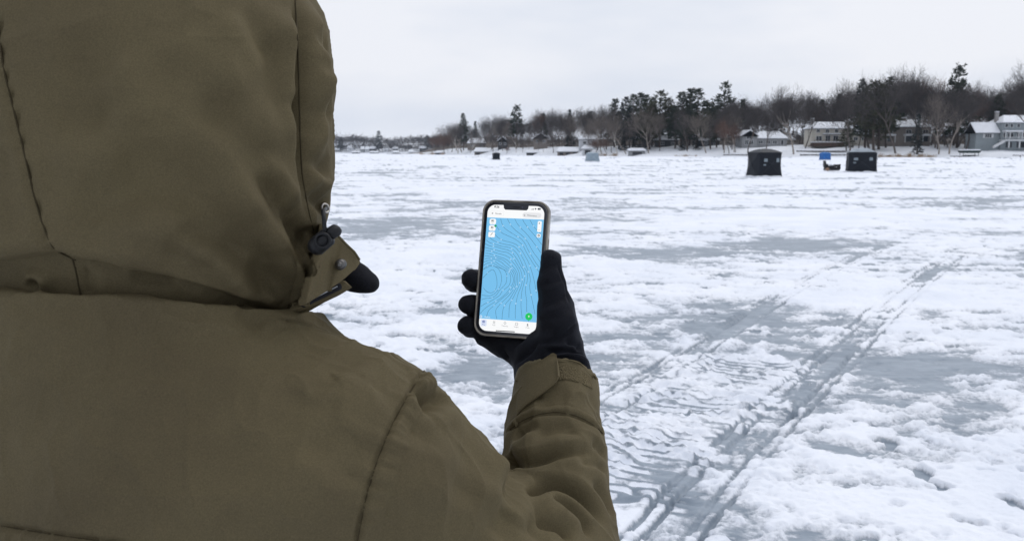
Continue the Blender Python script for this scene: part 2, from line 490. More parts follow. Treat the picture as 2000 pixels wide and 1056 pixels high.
def surface_nets(F, org, h):
    ins = F < 0
    nx, ny, nz = F.shape
    c = ins[:-1, :-1, :-1].astype(np.int8)
    tot = np.zeros_like(c)
    for a in (0, 1):
        for b in (0, 1):
            for d in (0, 1):
                tot += ins[a:nx - 1 + a, b:ny - 1 + b, d:nz - 1 + d]
    act = (tot > 0) & (tot < 8)
    idx = np.full(act.shape, -1, np.int64); ijk = np.argwhere(act); idx[act] = np.arange(len(ijk))
    acc = np.zeros((len(ijk), 3)); cnt = np.zeros(len(ijk))
    I = ijk
    for ax in range(3):
        o1, o2 = [q for q in range(3) if q != ax]
        for u in (0, 1):
            for w in (0, 1):
                off = np.zeros(3, int); off[o1] = u; off[o2] = w
                A = I + off; off2 = off.copy(); off2[ax] = 1; B = I + off2
                fa = F[A[:, 0], A[:, 1], A[:, 2]]; fb = F[B[:, 0], B[:, 1], B[:, 2]]
                m = (fa < 0) != (fb < 0)
                t = np.where(m, fa / np.where(m, fa - fb, 1), 0)
                pt = A.astype(float); pt[:, ax] += t
                acc[m] += pt[m]; cnt[m] += 1
    V = acc / cnt[:, None] * h + np.asarray(org)
    quads = []
    for ax in range(3):
        o1, o2 = (ax + 1) % 3, (ax + 2) % 3
        sl0 = [slice(None)] * 3; sl1 = [slice(None)] * 3
        sl0[ax] = slice(0, -1); sl1[ax] = slice(1, None)
        cr = np.argwhere(ins[tuple(sl0)] != ins[tuple(sl1)])
        ok = (cr[:, o1] > 0) & (cr[:, o2] > 0) & (cr[:, o1] < act.shape[o1]) & (cr[:, o2] < act.shape[o2])
        cr = cr[ok]
        flip = ins[tuple(sl0)][cr[:, 0], cr[:, 1], cr[:, 2]]
        def cell(d1, d2):
            q = cr.copy(); q[:, o1] -= d1; q[:, o2] -= d2
            return idx[q[:, 0], q[:, 1], q[:, 2]]
        q = np.stack([cell(1, 1), cell(0, 1), cell(0, 0), cell(1, 0)], 1)
        q[~flip] = q[~flip][:, ::-1]
        quads.append(q)
    return V, np.concatenate(quads)

def grid_sdf(fn, lo, hi, h):
    ax = [np.arange(lo[i], hi[i] + h, h) for i in range(3)]
    shp = tuple(len(a) for a in ax)
    g = np.stack(np.meshgrid(*ax, indexing='ij'), -1).reshape(-1, 3)
    F = np.concatenate([fn(g[i:i + 400000]) for i in range(0, len(g), 400000)]).reshape(shp)
    return surface_nets(F, lo, h)

def sdf_grad(fn, p, e=.0015):
    k = np.array([(1, -1, -1), (-1, -1, 1), (-1, 1, -1), (1, 1, 1)], float)
    g = sum(q * fn(p + q * e)[:, None] for q in k)
    return g / (np.linalg.norm(g, axis=1)[:, None] + 1e-12)

def project(fn, p, it=3):
    for _ in range(it):
        p = p - np.clip(fn(p), -.02, .02)[:, None] * sdf_grad(fn, p) * .9
    return p

def refine(V, F, sel_fn, cuts):
    """finer faces where the camera's side of the cloth needs its seams"""
    bm = bmesh.new()
    me = mesh_np('tmp', V, F); bm.from_mesh(me); bpy.data.meshes.remove(me)
    bm.faces.ensure_lookup_table()
    cen = np.array([f.calc_center_median() for f in bm.faces])
    m = sel_fn(cen)
    ed = {e for f, s in zip(bm.faces, m) if s for e in f.edges}
    bmesh.ops.subdivide_edges(bm, edges=list(ed), cuts=cuts, use_grid_fill=True)
    return bm

def bm_arrays(bm):
    bm.verts.ensure_lookup_table()
    return np.array([v.co for v in bm.verts])

def ray_poly(bvh, pts, step=6.0, fallback=None):
    """photo polyline -> polyline lying on the cloth"""
    pts = np.array(pts, float); out = []
    o = Vector((0, 0, CAM_Z)); last = None
    dense = []
    for a, b in zip(pts[:-1], pts[1:]):
        k = max(2, int(np.hypot(*(b - a)) / step))
        dense += [a + (b - a) * t for t in np.linspace(0, 1, k, endpoint=False)]
    dense.append(pts[-1])
    for q in smooth_line(np.array(dense)):
        d = Vector(P(q[0], q[1], 1.0)) - o; d.normalize()
        h = bvh.ray_cast(o, d)
        if h[0] is not None: out.append(np.array(h[0]))
    return np.array(out)

def smooth_line(a, it=6):
    a = np.array(a, float)
    for _ in range(it):
        a[1:-1] = (a[:-2] + 2 * a[1:-1] + a[2:]) / 4
    return a

def line_dist(V, N, Q, reach):
    """distance, run, signed side (by cloth normal) of vertices near polyline Q"""
    lo, hi = Q.min(0) - reach, Q.max(0) + reach
    cand = np.where(((V > lo) & (V < hi)).all(1))[0]
    p = V[cand]
    best = np.full(len(p), 1e9); run = np.zeros(len(p)); side = np.zeros(len(p)); acc = 0
    for a, b in zip(Q[:-1], Q[1:]):
        ab = b - a; L = np.linalg.norm(ab)
        if L < 1e-9: continue
        t = np.clip((p - a) @ (ab / L), 0, L)
        e = p - a - t[:, None] * (ab / L); d = np.sqrt((e * e).sum(1)); m = d < best
        sd = np.sign((np.cross(ab / L, e) * N[cand]).sum(1))
        best[m] = d[m]; run[m] = acc + t[m]; side[m] = sd[m]; acc += L
    k = best < reach
    return cand[k], best[k], run[k], side[k], acc

def vert_normals(V, F):
    tri = F if F.shape[1] == 3 else np.concatenate([F[:, :3], F[:, [0, 2, 3]]])
    fn = np.cross(V[tri[:, 1]] - V[tri[:, 0]], V[tri[:, 2]] - V[tri[:, 0]])
    N = np.zeros_like(V)
    for i in range(3): np.add.at(N, tri[:, i], fn)
    return N / (np.linalg.norm(N, axis=1)[:, None] + 1e-12)

def cloth_detail(V, N, bvh, folds=(), seams=(), steps=(), base=.0022, seed=0.0, cell=.075, gain=2.1):
    """pulls folds, seams and steps into the cloth; every line is a line on the cloth itself"""
    D = np.zeros(len(V))
    D += base * noise3(V / cell + seed) + base * .45 * noise3(V / (cell * .4) + seed + 9)
    cr = 1 - np.abs(noise3(V / np.array((.050, .050, .085)) + seed * 2)) * 2.2
    cr2 = 1 - np.abs(noise3(V / np.array((.026, .026, .034)) + seed * 3)) * 2.2
    D += base * (.62 * np.clip(cr, 0, 1) ** 3 + .24 * np.clip(cr2, 0, 1) ** 3)
    for pts, amp, wid in folds:
        Q = ray_poly(bvh, pts)
        if len(Q) < 3: continue
        i, d, s, sd, L = line_dist(V, N, Q, wid * 3)
        tp = sstep(0, .3, s / L) * sstep(0, .3, 1 - s / L)
        wob = 1 + .3 * noise2(s / .03 + amp * 1e3, d * 0)
        d1 = d * np.where((sd > 0) == (amp > 0), 1.0, .62)      # one flank steeper, as cloth folds
        D[i] += gain * amp * tp * wob * np.exp(-(d1 / wid) ** 2)
    for pts, wid, up, puck in seams:
        Q = ray_poly(bvh, pts, 4)
        if len(Q) < 3: continue
        sgn = 1 if wid > 0 else -1; wid = abs(wid)
        i, d, s, sd, L = line_dist(V, N, Q, wid * 1.6 + .004)
        g = -.0042 * np.exp(-(d / .0024) ** 2)
        strip = (sd == sgn) * (1 - sstep(wid * .86, wid * 1.1, d))
        g += up * strip - .0007 * np.exp(-((d - wid) / .0012) ** 2) * (sd == sgn)
        pk = noise2(s / .011, d * 0 + 3.3) + .6 * noise2(s / .005, d * 0 + 7)
        g += puck * pk * np.exp(-(d / (wid * .9)) ** 2) * (.35 + .65 * strip)
        D[i] += g
    for pts, depth, soft in steps:
        Q = ray_poly(bvh, pts, 4)
        if len(Q) < 3: continue
        i, d, s, sd, L = line_dist(V, N, Q, .12)
        sg = -d * sd
        D[i] += depth * sstep(-soft, soft * .2, sg) 
        D[i] += abs(depth) * .5 * np.exp(-((sg + soft * 2.2) / (soft * 1.8)) ** 2)
    return D

def finish(name, bm, V, m, parent, smooth=True):
    for v, co in zip(bm.verts, V): v.co = co
    me = bpy.data.meshes.new(name); bm.to_mesh(me); bm.free()
    if smooth: me.polygons.foreach_set('use_smooth', [True] * len(me.polygons))
    return link(name, me, m, parent)

# ---------------------------------------------------------------- measurements of the figure
NECK = P(285, 620, .79)
BR = np.array((.90, -.43, 0)); BR /= np.linalg.norm(BR)
BF = np.array((-BR[1], BR[0], 0))
SH_R = np.array((-.134, .690, 1.338))
EL_R = P(1074, 1190, .79)
WR_R = P(1085, 736, .925)
SH_L = NECK - .245 * BR; SH_L[2] = 1.36
EL_L = SH_L + np.array((-.10, .02, -.27))
WR_L = EL_L + np.array((.03, .16, -.17))
FOOT = np.array((NECK[0] + .03, NECK[1] + .01, 0))

person = empty('person', (FOOT[0], FOOT[1], 0.0), 'person in hooded olive parka seen from behind, holding up a phone in a black glove', 'person')

_tz = np.array([.66, .72, 1.0, 1.2, 1.30, 1.355, 1.395, 1.425, 1.455, 1.49, 1.54])
_tw = np.array([.285, .285, .270, .262, .255, .243, .218, .185, .145, .112, .095])
_td = np.array([.19, .19, .18, .168, .160, .150, .138, .128, .118, .108, .095])
_to = np.array([.0, .0, .0, .0, .0, .0, .004, .008, .014, .02, .026])
def torso_sdf(p):
    z = p[:, 2]
    w = np.interp(z, _tz, _tw); dp = np.interp(z, _tz, _td); of = np.interp(z, _tz, _to)
    q = p - NECK
    u = q[:, :2] @ BR[:2]; v = q[:, :2] @ BF[:2] - of + .01
    e = (np.abs(u / w) ** 2.3 + np.abs(v / dp) ** 2.3) ** (1 / 2.3)
    d = (e - 1) * np.minimum(w, dp) * .8
    return np.maximum(np.maximum(d, z - 1.53), .70 - z)

# standing collar seam round the hood's foot
_ca, _cb, _cc = P(200, 578, .662), P(548, 612, .78), P(-10, 573, .70)
_cn = np.cross(_cb - _ca, _cc - _ca); _cn /= np.linalg.norm(_cn); _cn = _cn if _cn[2] > 0 else -_cn
_ch = P(246, 585, .77)
def collar_sdf(p):
    q = p - _ch
    e = np.sqrt((q[:, 0] / .153) ** 2 + (q[:, 1] / .112) ** 2)
    return np.maximum((e - 1) * .112, _ch[2] - .10 - p[:, 2])
FD = (WR_R - EL_R) / np.linalg.norm(WR_R - EL_R)
def jacket_sdf(p):
    d = torso_sdf(p)
    for s, e, w, sg in ((SH_R, EL_R, WR_R, 1), (SH_L, EL_L, WR_L, -1)):
        trap = capsule(p, NECK + np.array((0, 0, -.06)), s, .075, .080)
        d = smin(d, trap, .06)
        up = capsule(p, s, e, .086, .076)
        fo = capsule(p, e, w, .071, .043)
        fdir = (w - e) / np.linalg.norm(w - e)
        fo = np.maximum(fo, (p - w) @ fdir + 0.0)
        arm = smin(up, fo, .022)
        d = smin(d, arm, .045)
    d = smin(d, collar_sdf(p), .035)
    return np.maximum(d, np.where(np.abs(p[:, 0] - _ch[0]) < .23, (p - _ca) @ _cn, -1.0))

def front_sel(fn, x0, x1, y0, y1, lim=-.15):
    def sel(c):
        px, py, dd = px_of(c)
        n = sdf_grad(fn, c)
        to = c - np.array((0, 0, CAM_Z)); to /= np.linalg.norm(to, axis=1)[:, None]
        return (px > x0) & (px < x1) & (py > y0) & (py < y1) & ((n * to).sum(1) < -lim)
    return sel

GLOVE_M.node_tree.nodes['Principled BSDF'].inputs['Sheen Weight'].default_value = .35
SEAM_SHADE = mat('seam_shade_olive', (.048, .038, .021), .9, .12)  # dark olive stands in for the shadow along the sewn joins
def seam_shade_line(bvh, pts, parent, r=.00048):
    """dark tube along the join of two panels, standing for shade in the groove"""
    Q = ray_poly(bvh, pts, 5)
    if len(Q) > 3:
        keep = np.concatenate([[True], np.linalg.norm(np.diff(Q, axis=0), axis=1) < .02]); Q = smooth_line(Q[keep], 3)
        MB().tube(Q, r, 6).build('seam_shade', SEAM_SHADE, parent, True)
def build_jacket():
    V, F = grid_sdf(jacket_sdf, (-.85, .42, .68), (.22, 1.15, 1.56), .010)
    bm = refine(V, F, front_sel(jacket_sdf, -60, 1260, 540, 1110, -.25), 1)
    bm.faces.ensure_lookup_table()
    V = project(jacket_sdf, bm_arrays(bm), 2)
    for v, co in zip(bm.verts, V): v.co = co
    # second, finer pass over the same cloth
    cen = np.array([f.calc_center_median() for f in bm.faces])
    m = front_sel(jacket_sdf, -30, 1230, 560, 1080, -.2)(cen)
    ed = {e for f, s in zip(bm.faces, m) if s for e in f.edges}
    bmesh.ops.subdivide_edges(bm, edges=list(ed), cuts=2, use_grid_fill=True)
    V = project(jacket_sdf, bm_arrays(bm), 2)
    N = sdf_grad(jacket_sdf, V)
    for v, co in zip(bm.verts, V): v.co = co
    bvh = BVHTree.FromBMesh(bm)
    folds = [
        # shoulder
        ([(898, 752), (872, 768), (838, 778), (800, 776)], -.0100, .008),
        ([(880, 742), (845, 752), (805, 748)], .0026, .012),
        ([(905, 800), (868, 800), (826, 815), (800, 840)], .0035, .014),
        ([(840, 790), (815, 830), (800, 880)], -.003, .014),
        ([(1010, 915), (985, 960), (975, 1000)], -.007, .011),
        ([(985, 905), (960, 965), (955, 1020)], .005, .014),
        ([(1000, 985), (985, 1020), (965, 1060)], -.004, .012),
        ([(940, 880), (905, 940), (890, 1000)], -.0025, .02),
        ([(890, 860), (850, 930), (820, 1020)], .003, .02),
        ([(1075, 985), (1050, 1030), (1040, 1070)], -.005, .012),
        # forearm: long diagonal creases pulled round the sleeve
        ([(984, 900), (1015, 912), (1055, 903), (1095, 888), (1140, 882), (1175, 890)], -.0065, .0050),
        ([(988, 884), (1030, 886), (1075, 872), (1120, 864), (1170, 868)], 0.0025, .0100),
        ([(1000, 926), (1055, 925), (1105, 912), (1150, 912), (1190, 935)], 0.0028, .0100),
        ([(1035, 958), (1085, 952), (1122, 965), (1158, 998), (1182, 1036)], -.0070, .0048),
        ([(1030, 938), (1085, 936), (1130, 946), (1168, 975), (1192, 1010)], 0.0022, .0080),
        ([(1050, 972), (1100, 978), (1140, 1008), (1165, 1050)], 0.0028, .0085),
        ([(1068, 978), (1105, 990), (1135, 1015), (1152, 1056)], -.0055, .0042),
        ([(1058, 1008), (1095, 1024), (1120, 1060)], -.0060, .0050),
        ([(1062, 998), (1108, 1012), (1134, 1050)], 0.0025, .0070),
        ([(1118, 908), (1158, 904), (1190, 924)], -.0035, .0045),
        ([(1150, 940), (1180, 968), (1196, 1010)], -.0035, .0050),
        ([(1000, 858), (1025, 838), (1055, 826)], -.0035, .0055),
        ([(1040, 848), (1090, 838), (1140, 846)], -.0030, .0060),
        ([(992, 880), (1020, 858), (1060, 846)], 0.0019, .0070),
        ([(1150, 860), (1175, 880), (1190, 905)], -.0028, .0050),
        ([(1140, 770), (1165, 800), (1180, 850)], -.0018, .009),
        ([(1045, 790), (1080, 775), (1120, 778)], -.0018, .009),
        ([(1010, 800), (1030, 780), (1062, 766)], -.0030, .0050),
        # back
        ([(530, 615), (600, 650), (700, 680), (800, 720)], .0025, .016),
        ([(440, 590), (480, 610), (520, 640)], -.0025, .010),
        ([(120, 600), (110, 680), (130, 760)], .002, .03),
        ([(640, 760), (600, 830), (590, 920)], -.002, .03),
        ([(740, 760), (690, 800), (640, 800)], .0025, .022),
        ([(400, 700), (460, 820), (480, 980)], -.002, .035),
        ([(250, 720), (230, 860), (260, 1000)], .002, .04),
        ([(660, 900), (610, 960), (580, 1050)], .003, .022),
        ([(730, 850), (690, 900), (670, 960)], -.002, .016),
        ([(560, 660), (640, 690), (700, 730)], -.0018, .02),
    ]
    seams = [
        ([(842, 705), (822, 732), (795, 775), (765, 830), (738, 895), (715, 970), (695, 1075)], .017, .0014, .0026),
        ([(-20, 1022), (60, 1036), (140, 1048), (240, 1062)], -.018, .0012, .0022),
        ([(560, 628), (640, 652), (740, 690), (830, 735)], -.011, .0007, .0008),
        ([(996, 838), (1020, 820), (1050, 808), (1090, 803), (1130, 812), (1165, 832), (1192, 862)], .009, .0009, .0006),
    ]
    D = cloth_detail(V, N, bvh, folds, seams, (), .0034, 3.1, .07, 1.95)
    V = V + N * D[:, None]
    jk = finish('jacket', bm, V, OLIVE, person)
    b2 = BVHTree.FromPolygons([v.co for v in jk.data.vertices], [tuple(f.vertices) for f in jk.data.polygons])
    for sm in (seams[0], seams[1], seams[3]): seam_shade_line(b2, sm[0], jk)
    return jk, bvh
jacket, JBVH = build_jacket()
# ---------------------------------------------------------------- hood
_hp = np.array([-165, -160, -145, -120, -85, -45, 0, 40, 80, 120, 180, 250, 300, 370, 420, 450, 480, 515, 550, 585, 620, 660])
_hr = np.array([250, 300, 390, 468, 532, 580, 612, 630, 641, 648, 653, 651, 648, 646, 643, 636, 622, 600, 578, 562, 552, 546])
_hl = np.array([230, 170, 90, 20, -35, -72, -98, -112, -120, -126, -130, -130, -128, -122, -116, -110, -103, -92, -80, -70, -62, -58])
_hb = np.array([.006, .030, .056, .080, .100, .114, .124, .129, .132, .134, .136, .135, .133, .130, .127, .124, .120, .114, .108, .104, .102, .102])
D0 = .77
HOOD_FACE = math.radians(66)

def build_hood():
    nl, na = 330, 430
    pys = np.interp(np.linspace(0, 1, nl), np.linspace(0, 1, len(_hp)), _hp)
    pys = np.concatenate([np.linspace(-165, -120, 26)[:-1], np.linspace(-120, 645, nl - 25)])
    def sm(y, k):                      # smoothed section tables
        w = np.array([1, 2, 3, 2, 1.]) ; w /= w.sum()
        return sum(wi * np.interp(pys + o, _hp, y) for wi, o in zip(w, (-24, -12, 0, 12, 24)))
    R = sm(_hr, 0); L = sm(_hl, 0); B = sm(_hb, 0)
    top = pys < -140
    B[top] = np.interp(pys[top], _hp, _hb)
    # denser on the camera's side
    t = np.linspace(0, 1, na, endpoint=False)
    th = 2 * np.pi * t
    th = th + .55 * np.sin(th + np.pi / 2 - 0.0)       # crowd samples round -90 degrees (towards the camera)
    V = np.empty((nl, na, 3))
    for i, py in enumerate(pys):
        c = (R[i] + L[i]) / 2; a = (R[i] - L[i]) / 2 / FPX * D0
        cc = P(c, py, D0)
        co, si = np.cos(th), np.sin(th)
        ex = 2 / 2.12
        u = np.sign(co) * np.abs(co) ** ex; w = np.sign(si) * np.abs(si) ** ex
        V[i, :, 0] = cc[0] + a * .985 * u
        V[i, :, 1] = cc[1] + B[i] * w
        V[i, :, 2] = cc[2]
    V = V.reshape(-1, 3)
    idx = np.arange(nl * na).reshape(nl, na)
    F = np.stack([idx[:-1], np.roll(idx, -1, 1)[:-1], np.roll(idx, -1, 1)[1:], idx[1:]], -1).reshape(-1, 4)[:, ::-1]
    N = vert_normals(V, F)
    cen = V.mean(0)
    if ((V - cen) * N).sum() < 0: F = F[:, ::-1]; N = -N
    # face opening, out of the camera's sight
    lev = np.repeat(pys, na); az = np.tile(th, nl)
    dz = np.abs((np.tile(np.arctan2(np.sin(th), np.cos(th)), nl) - HOOD_FACE + np.pi) % (2 * np.pi) - np.pi)
    half = math.radians(39) * np.sqrt(np.clip(1 - ((lev - 255) / 240.0) ** 2, 0, 1))
    bvh = BVHTree.FromPolygons([tuple(p) for p in V], [tuple(f) for f in F])
    folds = [
        ([(575, -20), (580, 60), (584, 160), (586, 260), (590, 340), (600, 400), (612, 450)], -.0045, 0.0047),
        ([(600, 0), (618, 110), (622, 220), (616, 330)], .0035, 0.0115),
        ([(553, 0), (563, 120), (566, 220), (572, 300)], .0035, 0.0101),
        ([(470, 300), (520, 370), (572, 440), (594, 510)], -.0045, 0.0086),
        ([(500, 290), (545, 350), (585, 410)], .004, 0.0086),
        ([(420, 330), (490, 410), (545, 480), (575, 560)], .0045, 0.0101),
        ([(318, 432), (390, 455), (455, 492), (500, 545), (520, 590)], -.005, 0.0094),
        ([(330, 470), (410, 490), (470, 530), (505, 580)], .005, 0.0094),
        ([(440, 400), (500, 460), (535, 520), (548, 590)], -.0036, 0.0086),
        ([(560, 430), (578, 490), (570, 550), (556, 605)], -.0028, 0.0072),
        ([(600, 440), (606, 500), (590, 560), (570, 605)], -.0018, 0.0065),
        ([(585, 440), (592, 500), (580, 560)], .0028, 0.0065),
        ([(360, 60), (440, 160), (500, 240), (560, 300)], .0030, 0.0173),
        ([(300, 100), (390, 210), (450, 290)], -.0028, 0.0173),
        ([(520, 60), (545, 130), (570, 190)], -.0025, 0.0108),
        ([(430, 20), (480, 90), (540, 150)], .0022, 0.0130),
        ([(90, 260), (150, 230), (240, 220)], -.0022, 0.0144),
        ([(100, 330), (180, 300), (260, 310)], .0024, 0.0144),
        ([(120, 420), (220, 390), (330, 400)], -.0026, 0.0158),
        ([(180, 470), (280, 450), (380, 480)], .0028, 0.0144),
        ([(200, 120), (260, 180), (290, 260)], .0022, 0.0216),
        ([(200, 330), (300, 350), (400, 400)], -.0024, 0.0158),
        ([(560, 180), (585, 230), (620, 260)], -.0028, 0.0086),
        ([(590, 300), (615, 330), (640, 340)], -.0028, 0.0072),
        ([(600, 370), (622, 395), (642, 410)], -.0035, 0.0065),
        ([(20, 545), (50, 552), (90, 560)], .003, 0.0065),
        ([(30, 560), (45, 570), (60, 574)], -.003, 0.0043),
        ([(240, 548), (300, 556), (350, 562)], -.003, 0.0072),
        ([(250, 20), (330, 120), (380, 230), (400, 330)], .0018, .016),
        ([(470, 10), (520, 110), (548, 210), (560, 290)], -.0022, .010),
        ([(380, 150), (460, 250), (520, 320), (566, 380)], -.0024, .010),
        ([(340, 210), (430, 310), (500, 380), (556, 430)], .0024, .011),
        ([(250, 260), (350, 350), (430, 420), (500, 470)], -.0020, .012),
        ([(220, 400), (320, 420), (400, 450), (470, 505)], .0022, .010),
        ([(260, 500), (340, 510), (420, 540), (480, 575)], -.0024, .009),
        ([(130, 60), (170, 160), (180, 280)], -.0016, .016),
        ([(500, 420), (540, 470), (556, 530), (550, 600)], .0030, .007),
        ([(535, 400), (566, 450), (584, 520), (572, 590)], .0026, .006),
        ([(596, 60), (612, 90), (640, 100)], -.0018, .008), ([(592, 130), (612, 160), (642, 168)], .0018, .008), ([(592, 210), (612, 225), (646, 215)], -.0020, .008),
        ([(600, 330), (620, 345), (640, 370)], .0022, .007),
    ]
    seams = [([(-4, 40), (6, 130), (28, 220), (48, 300), (66, 380), (84, 440), (104, 487), (148, 508)], -.014, .0011, .0007),
             ([(142, 506), (150, 535), (158, 580)], -.006, .0006, .0004)]
    steps = [([(-120, 520), (-60, 516), (0, 514), (50, 508), (104, 500), (148, 511), (220, 520), (300, 540), (380, 560), (440, 577), (500, 596), (560, 622)], -.013, .0055)]
    D = cloth_detail(V, N, bvh, folds, seams, steps, .0036, 11.7, .07, 3.0)
    V2 = V + N * D[:, None]
    # gathered hem of the neck band
    hem = sstep(555, 585, lev) * (1 - sstep(590, 625, lev))
    V2 += N * (hem * (.0022 * noise2(az * 26, lev / 60) - .001))[:, None]
    keep = ~((dz < half)[F].all(1))
    F2 = F[keep]
    me = mesh_np('hood', V2, F2, True)
    # close the crown
    o = link('hood', me, OLIVE, person)
    me.materials.append(LINING)
    b2 = BVHTree.FromPolygons([tuple(p) for p in V2], [tuple(f) for f in F2])
    for sm in seams: seam_shade_line(b2, sm[0], o, .0008)
    seam_shade_line(b2, folds[0][0], o, .0007)
    so = o.modifiers.new('thickness', 'SOLIDIFY'); so.thickness = .009; so.offset = -1; so.material_offset = 1; so.material_offset_rim = 0
    return o, b2
hood, HBVH = build_hood()

# the brim roll round the face opening, head, mask
def face_dir(): return np.array((math.cos(HOOD_FACE), math.sin(HOOD_FACE), 0))
HEADC = P(262, 250, D0) + face_dir() * .005

def build_body():
    """head and body, one skin, mostly inside the clothes"""
    fd = face_dir(); rt = np.array((fd[1], -fd[0], 0)); up = np.array((0, 0, 1.0))
    Rm = np.stack([rt, fd, up], 1)
    def fn(p):
        d = ellipsoid(p, HEADC + up * .01, Rm, (.074, .094, .112))
        d = smin(d, ellipsoid(p, HEADC + fd * .040 - up * .066, Rm, (.050, .050, .055)), .03)
        d = smin(d, capsule(p, HEADC + fd * .090 + up * .005, HEADC + fd * .112 - up * .028, .007, .014), .012)   # nose
        for s in (-1, 1):
            eye = HEADC + fd * .089 + rt * s * .031 + up * .012
            d = np.maximum(d, -(np.sqrt(((p - eye) ** 2).sum(1)) - .013))
            d = smin(d, np.sqrt(((p - eye + fd * .004) ** 2).sum(1)) - .0125, .003)
            d = smin(d, capsule(p, eye + up * .019 + fd * .002 - rt * s * .012, eye + up * .017 - fd * .004 + rt * s * .018, .006, .004), .008)
            d = smin(d, ellipsoid(p, HEADC + rt * s * .076 - fd * .012 - up * .012, Rm, (.010, .020, .032)), .008)
        d = smin(d, capsule(p, HEADC + fd * .085 - up * .058 - rt * .018, HEADC + fd * .085 - up * .058 + rt * .018, .008, .008), .008)
        d = smin(d, capsule(p, HEADC - up * .07 - fd * .02, NECK + up * .0, .055, .062), .03)
        d = smin(d, capsule(p, NECK, NECK - up * .45, .10, .10), .06)
        for s, e, w in ((SH_R, EL_R, WR_R), (SH_L, EL_L, WR_L)):
            d = smin(d, capsule(p, NECK - up * .05, s, .05, .05), .03)
            d = smin(d, smin(capsule(p, s, e, .05, .042), capsule(p, e, e + (w - e) * .8, .042, .026), .02), .03)
        for s in (-1, 1):
            hip = FOOT + BR * .09 * s + up * .92; kn = FOOT + BR * .10 * s + up * .50 + BF * .02; an = FOOT + BR * .11 * s + up * .10
            d = smin(d, smin(capsule(p, hip, kn, .075, .055), capsule(p, kn, an, .055, .036), .02), .05)
        return d
    V, F = grid_sdf(fn, (-.85, .42, .05), (.22, 1.15, 1.95), .013)
    bm = refine(V, F, lambda c: (c[:, 2] > HEADC[2] - .13), 2)
    V = project(fn, bm_arrays(bm), 2)
    o = finish('body', bm, V, SKIN_M, person)
    # brows-to-chin face covering
    def mk(p):
        d = fn(p) - .006
        d = np.maximum(d, (p[:, 2] - HEADC[2] + .012) - .25 * ((p - HEADC) @ fd - .09))
        return np.maximum(d, HEADC[2] - .19 - p[:, 2])
    lo = HEADC - .16; hi = HEADC + .16
    V, F = grid_sdf(mk, lo, hi, .006)
    V = project(mk, V, 1)
    link('balaclava', mesh_np('balaclava', V, F, True), MASK_M, person)
    # eyes
    for s in (-1, 1):
        c = HEADC + fd * .0865 + rt * s * .031 + up * .012
        bm = bmesh.new(); bmesh.ops.create_uvsphere(bm, u_segments=16, v_segments=10, radius=.0112)
        me = bpy.data.meshes.new('eye'); bm.to_mesh(me); bm.free()
        e = link('eye', me, mat('eye_white', (.7, .68, .66), .2, .5), person); e.location = Vector(c) - person.location
        e.matrix_parent_inverse = Matrix.Identity(4)
        MB().tube([c + fd * .0085, c + fd * .0117], [.0055, .0045], 14).build('iris', mat('iris_brown', (.05, .03, .02), .2, .5), e)
build_body()

def patch(name, top, bot, nu, nv, m, parent, thick, off=None, sol_off=-1.0):
    """a piece of cloth stretched between two edges given as lists of points (photo x, y, depth)"""
    def samp(q, n):
        q = np.array(q, float); s = np.concatenate([[0], np.cumsum(np.linalg.norm(np.diff(q[:, :2], axis=0), axis=1))]); s /= s[-1]
        t = np.linspace(0, 1, n)
        r = np.stack([np.interp(t, s, q[:, k]) for k in range(3)], 1)
        return smooth_line(r, max(2, n // 9))
    a, b = samp(top, nu), samp(bot, nu)
    V = []
    for j in range(nv):
        w = j / (nv - 1)
        for i in range(nu):
            q = a[i] * (1 - w) + b[i] * w
            dd = off(i / (nu - 1), w) if off else 0
            V.append(P(q[0], q[1], q[2] + dd))
    V = np.array(V); idx = np.arange(nu * nv).reshape(nv, nu)
    F = np.stack([idx[:-1, :-1], idx[1:, :-1], idx[1:, 1:], idx[:-1, 1:]], -1).reshape(-1, 4)
    N = vert_normals(V, F)
    if ((V - np.array((0, 0, CAM_Z))) * N).sum() > 0: F = F[:, ::-1]
    o = link(name, mesh_np(name, V, F, True), m, parent)
    s = o.modifiers.new('thickness', 'SOLIDIFY'); s.thickness = thick; s.offset = sol_off
    bv = o.modifiers.new('soft edge', 'BEVEL'); bv.width = thick * .3; bv.segments = 2; bv.limit_method = 'ANGLE'; bv.angle_limit = math.radians(50)
    return o

# collar wing with snap, running out of the hood's front corner
def hood_depth(px, py):
    o = Vector((0, 0, CAM_Z)); d = (Vector(P(px, py, 1)) - o).normalized(); h = HBVH.ray_cast(o, d)
    return None if h[0] is None else float(px_of(np.array(h[0]))[2])
_wt = [(560, 430, .700), (600, 428, .702), (640, 444, .712), (672, 476, .732), (692, 494, .744), (704, 511, .752)]
_wb = [(552, 606, .700), (572, 602, .690), (600, 592, .690), (636, 570, .706), (672, 545, .726), (698, 521, .745)]
def wing_off(u, w):
    a = np.array([np.interp(u, np.linspace(0, 1, 6), [q[k] for q in _wt]) for k in range(3)]); b = np.array([np.interp(u, np.linspace(0, 1, 6), [q[k] for q in _wb]) for k in range(3)])
    q = a * (1 - w) + b * w; hd = hood_depth(q[0], q[1]); t = float(sstep(.0, .62, u) * sstep(0, .35, w + max(0, (u - .52) * 2.4)))
    fold = -.007 * math.exp(-((u - .50 + .22 * w) / .07) ** 2) + .006 * math.exp(-((u - .38 + .2 * w) / .05) ** 2) - .005 * math.exp(-((u - .24 + .1 * w) / .06) ** 2) + .004 * math.exp(-((u - .66 + .1 * w) / .045) ** 2)
    if hd is None: return fold
    return (hd + .006 - q[2]) * (1 - t) + fold * t - .004 * t * math.sin(math.pi * min(1, w))
wing = patch('collar_wing', _wt, _wb, 64, 46, OLIVE, person, .005, wing_off)
